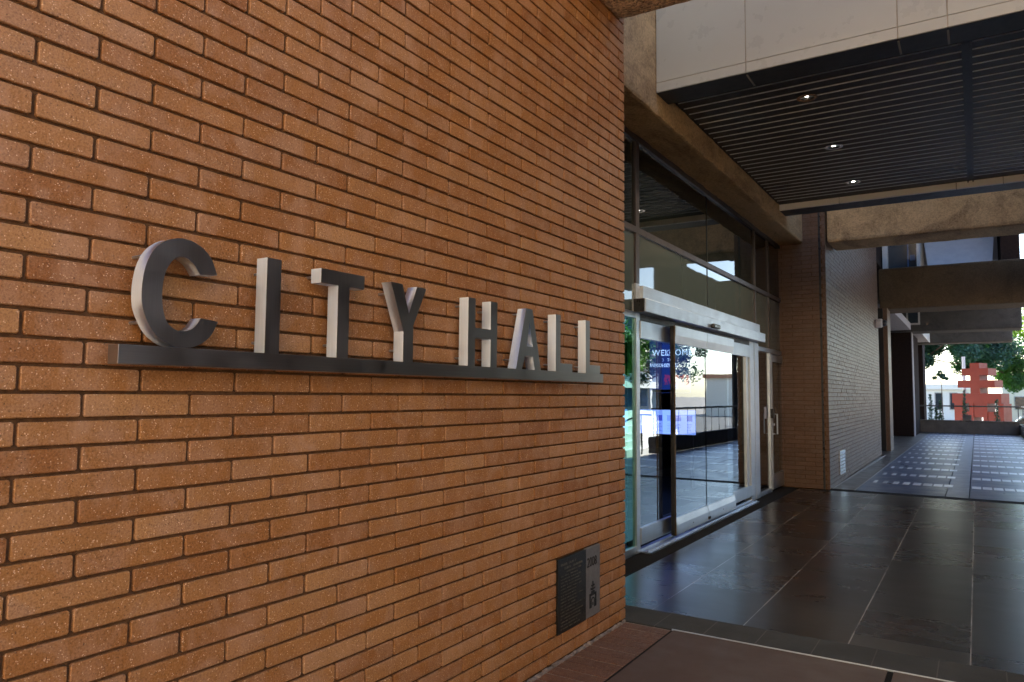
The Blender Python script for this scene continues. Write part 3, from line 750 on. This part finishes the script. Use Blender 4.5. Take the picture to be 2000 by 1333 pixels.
o = rough_box(-.22, 3.3, 22.0, 23.3, 3.80, 4.92, 'concrete_beam', 'shaded_tan_concrete', seg=.3, amp=.005, ch=.06); tagp(o, 'second concrete beam beyond the brick side wall, under the upper window', 'beam', 'concrete beams crossing the walkway')
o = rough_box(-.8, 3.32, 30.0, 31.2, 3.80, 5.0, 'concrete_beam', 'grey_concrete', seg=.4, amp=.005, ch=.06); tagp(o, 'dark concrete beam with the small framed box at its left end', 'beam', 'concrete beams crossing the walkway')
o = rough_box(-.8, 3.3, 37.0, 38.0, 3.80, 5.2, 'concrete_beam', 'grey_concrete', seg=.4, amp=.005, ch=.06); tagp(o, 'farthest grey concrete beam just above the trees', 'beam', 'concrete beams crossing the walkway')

# ------------------------------------------------------------------ canopy
CN = empty('entrance_canopy', (1.5, 8.5, 4.05), 'white panelled canopy with dark slatted ceiling over the entrance', 'canopy')
XL, XR = -.33, 3.6
jx = [.44, 1.535, 1.85, 2.95]
m = MB(); xs = [XL + .002] + jx + [XR]
for a, b in zip(xs[:-1], xs[1:]):
    m.box(a + .004, b - .004, 5.86, 5.90, 4.143, 5.55, b=.002); m.box(a + .004, b - .004, 5.86, 5.90, 4.055, 4.137, b=.002)
m.build('front_fascia', 'fascia_panel', CN)
m = MB(); m.box(XL + .002, XR, 5.868, 5.96, 4.056, 5.5)
for a in jx: m.box(a - .007, a + .007, 5.90, 6.14, 4.046, 4.052)
m.build('panel_joint', 'joint_grey', CN)
m = MB(); m.box(XL + .002, XR, 5.875, 6.155, 4.052, 4.13); m.build('front_return', 'soffit_dark', CN)
m = MB(); m.box(XL + .002, XR, 6.155, 10.56, 4.135, 4.2)
i = 0; y = 6.19
while y < 10.35:
    for a, b in ((XL + .002, 1.925), (1.995, XR)): m.box(a, b, y + .008, y + .1445, 4.12, 4.134)
    y += .1525
for a, b in ((XL + .002, 1.925), (1.995, XR)): m.box(a, b, 10.30, 10.558, 4.128, 4.134)
m.build('ceiling_slats', 'slat_dark', CN)
m = MB(); y = 6.19 + .1525
while y < 10.32:
    for a, b in ((XL + .03, 1.925), (1.995, XR)): m.box(a, b, y - .0105, y + .0105, 4.117, 4.1345)
    y += .1525
m.build('slat_reveal', 'slat_reveal', CN)
m = MB(); m.box(1.926, 1.940, 6.16, 10.55, 4.105, 4.134); m.box(1.980, 1.994, 6.16, 10.55, 4.105, 4.134); m.box(1.941, 1.979, 6.16, 10.55, 4.125, 4.136); m.build('ceiling_channel', 'soffit_dark', CN)
m = MB()
for a, b in zip([XL + .002, .455, 1.81, 2.3], [.449, 1.804, 2.294, XR]): m.box(a, b, 10.56, 10.60, 4.045, 4.128, b=.001)
m.build('rear_lip', 'fascia_white', CN)
m = MB(); m.box(XL + .002, XR, 10.602, 10.95, 4.045, 4.13); m.build('rear_soffit', 'soffit_dark', CN)
m = MB(); m.box(XL + .002, XR, 5.96, 10.95, 4.22, 4.4); m.build('roof_deck', 'grey_concrete', CN)
# downlights
DLp = (.737, 6.80)
def downlight(loc, label):
    D = empty('downlight', loc, label, 'ceiling light', 'recessed downlights in the slatted ceiling')
    c = loc
    m = MB(); m.lathe([(.062, 0.0), (.088, -.003), (.088, -.006), (.060, -.006), (.062, 0.0)], (c[0], c[1], c[2] - .002), 28); m.build('trim_ring', 'lamp_reflector', D, smooth=False)
    m = MB(); m.lathe([(.060, -.004), (.062, 0), (.050, .03), (.045, .045)], (c[0], c[1], c[2] - .002), 28); m.build('reflector', 'lamp_reflector', D, smooth=True)
    m = MB(); m.lathe([(0, -.004), (.020, -.004), (.022, .03), (0, .03)], (c[0], c[1], c[2] + .004), 14); m.build('bulb', 'lamp_glow', D, smooth=True)
    l = bpy.data.lights.new('downlight_lamp', 'SPOT'); l.energy = 22; l.color = (1, .84, .66); l.spot_size = rad(150); l.shadow_soft_size = .04; l.spot_blend = .6
    lo = bpy.data.objects.new('downlight_lamp', l); COL.objects.link(lo); lo.parent = D; lo.location = (0, 0, -.03)
    return D
D0 = downlight((.737, 6.80, 4.12), 'lit recessed downlight nearest the white fascia')
for loc, lab in (((.728, 8.32, 4.12), 'lit recessed downlight in the middle of the row'), ((.722, 9.84, 4.12), 'lit recessed downlight nearest the rear white lip')):
    c = copy_tree(D0); c.location = loc; c['label'] = lab

# ------------------------------------------------------------------ building masses above and behind
BU = empty('building_above', (-4, 8, 5), 'brick upper storeys rising over the entrance wall', 'building')
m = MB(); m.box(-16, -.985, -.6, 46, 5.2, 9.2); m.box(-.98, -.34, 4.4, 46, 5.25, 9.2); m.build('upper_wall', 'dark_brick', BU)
m = MB(); m.box(-16, -.62, -.6, 4.39, 0, 5.19); m.build('rear_wall', 'interior_dark', BU)
# unseen slab added above the camera to keep skylight off the wall
o = rough_box(0.002, 3.6, 0.2, 4.5, 6.2, 6.5, 'overhead_blocker', 'tan_concrete', seg=.6, amp=.003); tagp(o, 'added slab out of view, keeping skylight off the lettered wall', 'slab')

o = rough_box(.02, 3.06, 11.2, 22.0, 5.62, 5.9, 'sky_blocker', 'grey_concrete', seg=1, amp=.003); tagp(o, 'added slab out of sight, blocking skylight over the start of the terrace', 'slab')  # unseen slab added to cut skylight on the beams and side wall
o = rough_box(.02, 3.06, 29.1, 37.0, 5.62, 5.9, 'far_sky_blocker', 'grey_concrete', seg=1, amp=.003); tagp(o, 'added slab out of sight, blocking skylight over the far end of the terrace', 'slab')  # unseen slab added to darken the farthest beams
SPN = empty('sky_mask', (3.5, 18, 3.9), 'added panels out of view, breaking up the sky mirrored in the entrance glass', 'wall')  # unseen panels and columns added so the reflected sky breaks into patches
for q in ((11.2, 16.1, 3.9, 6.6), (16.1, 17.7, 4.7, 6.6), (17.7, 19.8, 3.9, 6.6), (19.8, 24.8, 3.9, 5.05), (19.8, 24.8, 6.0, 6.6)):
    m = MB(); m.box(3.42, 3.6, q[0] + .004, q[1] - .004, q[2], q[3], b=.01); m.build('panel', 'grey_concrete', SPN)
for yy in (13.2, 24.3):
    m = MB(); m.box(3.43, 3.59, yy, yy + .4, -.3, 3.898); m.build('column', 'grey_concrete', SPN)
# far recesses and piers on the left of the terrace
def pier(name, x0, x1, y0, y1, z1, label, mat='dark_brick', group=None):
    P = empty(name, ((x0 + x1) / 2, (y0 + y1) / 2, 0), label, 'pier', group)
    m = MB(); m.box(x0, x1, y0, y1, 0, z1); m.build('shaft', mat, P); return P
P_ = pier('slim_pier', -.30, -.018, 21.8, 22.6, 3.82, 'slim brick pier just past the end of the side wall', 'pier_brick')
m = MB(); m.box(-.28, -.12, 21.74, 21.795, 0, 3.8); m.build('shade_strip', 'dark_gasket', P_)  # dark strip stands in for the shade in the gap
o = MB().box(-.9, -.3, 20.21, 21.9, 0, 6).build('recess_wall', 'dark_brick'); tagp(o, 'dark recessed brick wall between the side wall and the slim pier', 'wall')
pier('brick_pier', -.95, -.02, 30.3, 33.9, 3.8, 'wide dark pier halfway down the terrace with a pale edge')
pier('brick_pier', -1.2, -.09, 38.2, 40, 4.2, 'farthest dark brick pier beside the trees')
o = MB().box(-.019, 0.004, 30.31, 30.9, 0, 3.8).build('pier_pale_strip', 'recess_soffit'); tagp(o, 'pale vertical strip on the right side face of the wide dark pier', 'trim')  # pale strip drawn for the pier's narrow right side face
o = MB().box(-6, -2.6, 22, 34, 0, 3.9).build('recessed_wall', 'dark_brick'); tagp(o, 'dark wall deep in the recess behind the wide pier', 'wall')
o = MB().box(-6, .0, 23.31, 29.98, 3.86, 4.1).build('recess_ceiling', 'recess_soffit'); tagp(o, 'grey plaster ceiling over the first recess beyond the beam', 'ceiling')
o = MB().box(-6, .24, 31.21, 36.98, 3.86, 4.1).build('recess_ceiling', 'recess_soffit'); tagp(o, 'grey plaster ceiling over the far recess by the last beam', 'ceiling')
o = MB().box(.245, .275, 31.21, 36.98, 3.84, 4.3).build('white_fascia', 'fascia_white'); tagp(o, 'short bright white fascia under the far grey beam', 'fascia')
BX = empty('framed_panel', (.1, 29.9, 4.0), 'small dark panel in a pale frame on the left of the dark beam', 'panel')
m = MB(); m.box(-.13, -.075, 29.9, 29.985, 4.04, 4.78); m.box(.245, .30, 29.9, 29.985, 4.04, 4.78); m.box(-.075, .245, 29.9, 29.985, 4.04, 4.10); m.box(-.075, .245, 29.9, 29.985, 4.72, 4.78); m.build('frame', 'joint_grey', BX)
m = MB(); m.box(-.075, .245, 29.93, 29.985, 4.10, 4.72); m.build('pane', 'window_dark', BX)
# upper bridge storey
UB = empty('bridge_storey', (1.4, 25, 4.95), 'upper storey bridge with a dark window, sloping grey panel and brick end', 'building')
m = MB(); m.box(-.30, -.17, 24, 29, 4.95, 8); m.box(.59, .66, 24, 29, 4.95, 8); m.build('window_frame', 'joint_grey', UB)
m = MB(); m.box(-.17, .59, 24.3, 24.4, 4.95, 8); m.build('window_pane', 'window_dark', UB)
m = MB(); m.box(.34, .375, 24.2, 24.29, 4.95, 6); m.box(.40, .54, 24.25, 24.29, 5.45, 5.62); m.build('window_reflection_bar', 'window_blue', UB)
m = MB(); m.prism([(.66, 4.95), (2.62, 4.95), (2.62, 8.0), (.66, 8.0)], 1, 26.5, 29); m.idx([(.90, 24.0, 4.9), (2.40, 24.0, 4.9), (2.62, 26.4, 7.5), (.55, 26.4, 7.5), (.9, 24.2, 4.9), (2.4, 24.2, 4.9), (2.62, 26.6, 7.5), (.55, 26.6, 7.5)], [(0, 1, 2, 3), (7, 6, 5, 4), (0, 4, 5, 1), (1, 5, 6, 2), (3, 2, 6, 7), (0, 3, 7, 4)]); m.build('sloping_panel', 'upper_panel', UB)
m = MB(); m.box(2.63, 3.06, 24, 29, 4.95, 9); m.build('brick_end', 'dark_brick', UB)
m = MB(); m.box(-.3, 3.06, 24, 29, 8.0, 9); m.build('roof', 'grey_concrete', UB)

# security camera on side wall end
SC_ = empty('security_camera', (-.07, 19.8, 3.2), 'white dome security camera on the end of the brick side wall', 'camera')
m = MB(); m.lathe([(0, 0), (.10, 0), (.11, .03), (.11, .12), (.09, .15), (0, .15)], (-.082, 19.72, 3.22), 20, axis='X'); m.build('housing', 'white_plastic', SC_, smooth=False)
m = MB(); m.lathe([(.085, 0), (.08, .05), (.055, .085), (.0, .1)], (.069, 19.72, 3.22), 18, axis='X'); m.build('dome', 'black_plastic', SC_, smooth=True)

# ------------------------------------------------------------------ parapets and railings
PR = empty('end_parapet', (1.5, 34.1, 0), 'low dark parapet closing the far end of the terrace', 'wall')
m = MB(); m.box(-.6, 3.3, 34.0, 34.25, 0, .49, b=.01); m.build('wall', 'parapet_concrete', PR)
m = MB(); m.box(-.6, 3.3, 33.97, 34.28, .492, .525, b=.005); m.build('coping', 'parapet_concrete', PR)
RL = empty('end_railing', (1.5, 34.1, .5), 'thin dark handrail above the far parapet', 'railing')
m = MB(); m.box(-.6, 3.3, 34.08, 34.14, 1.06, 1.115, b=.005); m.build('rail', 'dark_rail', RL)
pieces('post', 'dark_rail', RL, [(x, x + .03, 34.09, 34.12, .526, 1.06) for x in (-.3, 3.25)], 0)
PS = empty('side_parapet', (3.4, 26, 0), 'low dark parapet along the open right side of the terrace', 'wall')
m = MB(); m.box(3.305, 3.5, 17.0, 34.25, 0, .40, b=.01); m.build('wall', 'parapet_concrete', PS)
SRL = empty('side_railing', (3.4, 26, .4), 'dark baluster railing along the right side parapet', 'railing')
m = MB(); m.box(3.37, 3.42, 17.0, 34.2, 1.06, 1.115, b=.005); m.build('rail', 'dark_rail', SRL)
pieces('baluster', 'dark_rail', SRL, [(3.385, 3.40, 17.1 + i * .7, 17.115 + i * .7, .40, 1.06) for i in range(25)], 0)
o = MB().box(1.44, 1.74, 33.99, 34.3, .526, .74, b=.01).build('planter_box', 'parapet_concrete'); tagp(o, 'small dark box standing on the far parapet', 'box')

# dark wall closing the right side of the passage beside the viewer
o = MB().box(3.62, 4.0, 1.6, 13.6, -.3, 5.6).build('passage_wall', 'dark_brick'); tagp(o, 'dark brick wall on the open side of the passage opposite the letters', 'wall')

# steps down from podium on the right, handrails (seen reflected in the doors)
S_ = empty('stairs', (4.5, 10, -1.2), 'pale stone steps leading from the walkway down to the plaza', 'steps')
m = MB()
for i in range(7): m.box(3.5 + i * .33, 3.5 + (i + 1) * .33 + .001 * i, 13.65, 16.6, -1.199, -.02 - (i + 1) * .155)
m.build('flight', 'stone_step', S_)
for yy in (13.8, 16.7):
    R_ = empty('handrail', (3.6, yy, 0), 'dark sloping handrail on the plaza steps, %s' % ('beside the dark passage wall' if yy < 14 else 'beside the terrace parapet'), 'handrail')
    m = MB(); m.tube([(3.3, yy, .95), (3.6, yy, .95), (5.9, yy, -.25), (6.2, yy, -.25)], .022, 8); m.tube([(3.55, yy, 0), (3.55, yy, .95)], .018, 8); m.tube([(5.9, yy, -1.2), (5.9, yy, -.25)], .018, 8); m.build('rail', 'dark_rail', R_)

# ------------------------------------------------------------------ red sculpture
RS = empty('sculpture', (2.1, 50, -1.2), 'large red painted stepped sculpture on the plaza beyond the parapet', 'sculpture')
def ext(mb, pts, y0, d, ang=0):
    mb.prism(pts, 1, y0, y0 + d)
front = []
mb = MB()
SZ = 1.0
# one outline cut from a thick block: stepped arms on a central shaft, turned a little to the right
arms = [(1.233, 2.529, 2.715, 3.115), (1.010, 2.825, 2.00, 2.43), (.70, 3.106, 1.10, 1.672)]
cx0, cx1 = 1.645, 2.105
D_ = .62
Mx = Matrix.Translation((0, 0, 0))
def sk(pts2, d0=0.0):     # shear-free: turn the block about its front left corner
    return pts2
base = Matrix.Translation((1.9, 50, 0)) @ Matrix.Rotation(rad(-24), 4, 'Z') @ Matrix.Diagonal((1.09, 1, 1, 1)) @ Matrix.Translation((-1.9, -50, 0))
def sb(x0, x1, z0, z1, d=1.0, off=0):
    bm = bmesh.new(); bmesh.ops.create_cube(bm, size=1)
    for v in bm.verts: v.co = Vector(((x0 + x1) / 2 + v.co.x * (x1 - x0), 50 + off + (v.co.y + .5) * d, (z0 + z1) / 2 + v.co.z * (z1 - z0)))
    mb.bm(bm, 0, .5, base)
sb(cx0, cx1, 1.673, 3.43, 1.0)
for a in arms: sb(a[0], a[1], a[2], a[3], 1.004, -.002)
sb(.80, 1.22, -1.2, 1.10, 1.0); sb(2.93, 3.20, -1.2, 1.10, 1.0); sb(1.55, 1.75, -1.2, 1.10, .98, .01); sb(2.22, 2.42, -1.2, 1.10, .98, .01); sb(1.222, 1.548, -1.2, .62, .9, .05); sb(2.425, 2.925, -1.2, .62, .9, .05); sb(1.76, 2.21, .3, 1.1, .9, .05)
mb.build('body', 'red_paint', RS)
Bq = empty('plinth', (2, 50, -1.2), 'low stone base under the red sculpture', 'plinth')
m = MB(); m.box(.2, 4.0, 49.2, 51.8, -1.2, -1.0); m.build('slab', 'stone_step', Bq)
RS.location = (2.1, 50, -1.2)

# ------------------------------------------------------------------ trees
def tree(name, x, y, z0, h, r, crown_c, crown_r, leafm, n, ls, label, seed, group=None, trunk=.16, clumps=26):
    random.seed(seed)
    T = empty(name, (x, y, z0), label, 'tree', group)
    m = MB(); cc = Vector(crown_c)
    top = Vector((x + (cc.x - x) * .5, y + (cc.y - y) * .5, cc.z - crown_r[2] * .45))
    m.tube([(x, y, z0 - .05), (x + .05, y, z0 + h * .2), tuple(top)], [trunk, trunk * .8, trunk * .55], 9)
    cl = []
    for i in range(clumps):
        th = random.uniform(0, 2 * math.pi); ph = math.acos(random.uniform(-.75, 1)); rr = random.uniform(.45, 1.0)
        c = cc + Vector((math.cos(th) * math.sin(ph) * crown_r[0], math.sin(th) * math.sin(ph) * crown_r[1], math.cos(ph) * crown_r[2])) * rr
        cl.append((c, random.uniform(.22, .42) * min(crown_r)))
    for c, _ in cl[:12]:
        mid = top.lerp(c, .5) + Vector((random.uniform(-.2, .2), random.uniform(-.2, .2), -.15))
        m.tube([tuple(top), tuple(mid), tuple(c)], [trunk * .4, trunk * .22, trunk * .08], 6)
    m.build('trunk', 'bark', T)
    lf = MB()
    for c, cr in cl:
        tn = random.uniform(0, .6)
        for k in range(n // clumps):
            d = Vector((random.gauss(0, 1), random.gauss(0, 1), random.gauss(0, .8))).normalized() * cr * (random.random() ** .45)
            p = c + d
            a = Vector((random.gauss(0, 1), random.gauss(0, 1), random.gauss(0, 1))).normalized(); b = a.orthogonal().normalized()
            s_ = ls * random.uniform(.6, 1.3)
            lf.face([p - a * s_, p + b * s_ * .5, p + a * s_, p - b * s_ * .5], 0, min(1, max(0, tn + random.uniform(0, .4))))
    lf.build('crown', leafm, T); return T
grp = 'trees on the plaza beyond the terrace'
tree('broadleaf_tree', -2.6, 55, -1.2, 5, 2, (1.0, 55, 5.0), (3.1, 2.0, 2.2), 'leaf_dark', 26000, .12, 'dark green tree overhanging the left of the red sculpture', 21, grp, clumps=40)
tree('broadleaf_tree', 4.9, 58, -1.2, 5, 2, (4.6, 58, 3.5), (3.2, 2.2, 1.9), 'leaf_green', 16000, .12, 'mid green tree behind the right of the red sculpture', 22, grp, clumps=36)
tree('broadleaf_tree', 5.5, 70, -1.2, 6, 2, (6.5, 70, 7), (5.0, 3, 3.0), 'leaf_yellow', 3500, .16, 'sunlit yellow green tree at the right edge, farthest back', 23, grp, clumps=40)
tree('broadleaf_tree', -4.2, 66, -1.2, 6, 2, (-.4, 66, 6.6), (3.6, 3, 2.6), 'leaf_yellow', 9000, .15, 'yellow green tree glowing behind the dark tree', 24, grp, clumps=30)
tree('broadleaf_tree', 12, 34, -1.2, 6, 2, (12, 34, 4.0), (2.6, 2.6, 2.0), 'leaf_green', 5000, .13, 'round green tree on the plaza reflected in the glass doors', 25, grp, clumps=26)
tree('broadleaf_tree', 14, 46, -1.2, 6, 2, (14, 46, 3.8), (2.6, 2.6, 2.0), 'leaf_dark', 4000, .13, 'dark tree farther along the plaza reflected in the doors', 26, grp, clumps=26)
tree('broadleaf_tree', 13, 22, -1.2, 6, 2, (13, 22, 4.2), (2.6, 2.6, 2.2), 'leaf_green', 5000, .13, 'green tree by the plaza steps to the right of the terrace', 27, grp, clumps=26)
# slim climbing plants just past the parapet
g2 = 'slim climbing plants beyond the far parapet'
for (x, zt, lab, sd_) in ((.27, 1.55, 'slim dark climbing plant nearest the last pier', 31), (.46, 1.0, 'short thin plant between the two taller climbers', 32), (.62, 1.3, 'slim dark climbing plant right of the short one', 33), (1.5, 1.75, 'thin twig in front of the left half of the sculpture', 34), (2.62, 1.35, 'dark slim plant in front of the right half of the sculpture', 35)):
    random.seed(sd_)
    T = empty('climbing_plant', (x, 36, -1.2), lab, 'plant', g2)
    m = MB(); m.tube([(x, 36, -1.2), (x + .02, 36, 0), (x, 36, zt)], [.03, .02, .008], 6); m.build('stem', 'bark', T)
    lf = MB()
    for k in range(420):
        z = random.uniform(-.2, zt); w = .10 * (1 - max(0, z) / (zt + .4)) + .02
        p = Vector((x + random.gauss(0, w * .6), 36 + random.gauss(0, w * .6), z)); a = Vector((random.gauss(0, 1), random.gauss(0, 1), random.gauss(0, 1))).normalized(); b = a.orthogonal()
        s_ = random.uniform(.02, .045); lf.face([p - a * s_, p + b * s_ * .6, p + a * s_, p - b * s_ * .6], 0, random.random())
    lf.build('foliage', 'leaf_dark', T)
tree('young_tree', .40, 44, -1.2, 2.5, 1, (.42, 44, 2.35), (.36, .3, .42), 'leaf_dark', 700, .06, 'small round headed young tree against the bright buildings', 36, trunk=.03, clumps=9)
o = MB().tube([(1.33, 52, -1.2), (1.33, 52, 3.9)], .09, 12).build('flag_pole', 'white_paint'); tagp(o, 'pale pole rising behind the left side of the sculpture', 'pole')

# ------------------------------------------------------------------ buildings around the plaza
def wall_building(name, x0, x1, y0, y1, z1, wins, face, label, wall='white_paint', roof='terracotta', win='window_dark'):
    B = empty(name, ((x0 + x1) / 2, (y0 + y1) / 2, -1.2), label, 'building')
    m = MB(); m.box(x0, x1, y0, y1, -1.2, z1); m.build('wall', wall, B)
    m = MB(); m.box(x0 - .3, x1 + .3, y0 - .3, y1 + .3, z1 + .002, z1 + .5); m.build('roof', roof, B)
    for (u0, u1, a, b) in wins:
        f = MB(); w = MB()
        if face == 'X-': f.box(x0 - .06, x0 - .001, u0, u1, a, b); w.box(x0 - .10, x0 - .061, u0 + .08, u1 - .08, a + .08, b - .08)
        elif face == 'Y-': f.box(u0, u1, y0 - .06, y0 - .001, a, b); w.box(u0 + .08, u1 - .08, y0 - .10, y0 - .061, a + .08, b - .08)
        else: f.box(u0, u1, y1 + .001, y1 + .06, a, b); w.box(u0 + .08, u1 - .08, y1 + .061, y1 + .10, a + .08, b - .08)
        fo = f.build('window', 'joint_grey', B); w.build('pane', win, fo)
    return B
# white office across the plaza with balcony bands (mirrored in the doors)
wins = []
for fl in range(3):
    for k in range(11): wins.append((-8 + k * 7.0, -8 + k * 7.0 + 5.4, .2 + fl * 3.3, 2.2 + fl * 3.3))
OB = wall_building('office_building', 24, 34, -12, 72, 8.8, wins, 'X-', 'long pale office block with white balcony bands on the far side of the plaza', 'office_wall', win='window_blue')
for fl in range(3):
    m = MB(); m.box(22.6, 23.99, -12, 72, 2.4 + fl * 3.3 - .35, 2.4 + fl * 3.3 + .25); m.build('balcony', 'white_paint', OB)
m = MB()
for k in range(12): m.box(22.7, 23.0, -11.6 + k * 7.0, -11.2 + k * 7.0, -1.2, 8.6)
m.build('column', 'white_paint', OB)
# pale houses straight ahead beyond the sculpture
wall_building('stucco_building', -14, 1.9, 84, 96, 2.2, [(-1.6, -.9, .2, 1.9), (-.35, .35, .2, 1.9), (-3.4, -2.7, .2, 1.9), (.75, 1.3, .2, 1.9)], 'Y-', 'cream stucco building glimpsed left of the sculpture', 'white_paint', 'white_paint')
wall_building('stucco_building', 4.2, 26, 92, 104, 3.6, [(5.2, 6.2, .2, 1.6), (7.4, 8.4, .2, 1.6)], 'Y-', 'pale low building behind the tree at the right edge', 'cream_wall')
# unseen building added behind the viewer to bounce warm light into the passage
wins = [(-10 + k * 4, -10 + k * 4 + 2.2, z, z + 1.8) for k in range(12) for z in (.4, 3.8, 7.2)]
wall_building('bounce_building', -24, 40, -34, -20, 17, wins, 'Y+', 'added sandstone block behind the viewer bouncing sunlight across the forecourt', 'sandstone')
# bright shade-edge hedge and steps seen mirrored
o = None
S2 = empty('plaza_steps', (9.5, 31, -1.2), 'wide stack of white stone steps on the plaza', 'steps')
m = MB()
for i in range(6): m.box(9 + i * .35, 12, 28.5, 36, -1.2 + i * .30, -1.2 + (i + 1) * .30 - .002)
m.build('flight', 'white_paint', S2)
# parked car, right edge
CR = empty('parked_car', (4.3, 60, -1.2), 'pale blue parked car beyond the corner of the railing', 'car')
m = MB(); pr = [(-2.0, .35), (-1.95, .75), (-1.1, .85), (-.6, 1.35), (.7, 1.38), (1.35, .9), (1.95, .8), (2.0, .35)]
m.prism([(5.0 + a, -1.2 + b) for a, b in pr], 1, 59.2, 60.8); m.build('body', 'car_paint', CR)
m = MB(); m.prism([(5.0 + a, -1.2 + b) for a, b in [(-.95, .88), (-.55, 1.28), (.62, 1.3), (1.15, .92)]], 1, 59.18, 60.82); m.build('window', 'window_dark', CR)
for a in (-1.25, 1.25):
    for yy in (59.15, 60.65):
        m = MB(); m.lathe([(0, 0), (.33, 0), (.33, .2), (0, .2)], (5.0 + a, yy, -.87), 18, axis='Y'); m.build('wheel', 'tyre', CR)
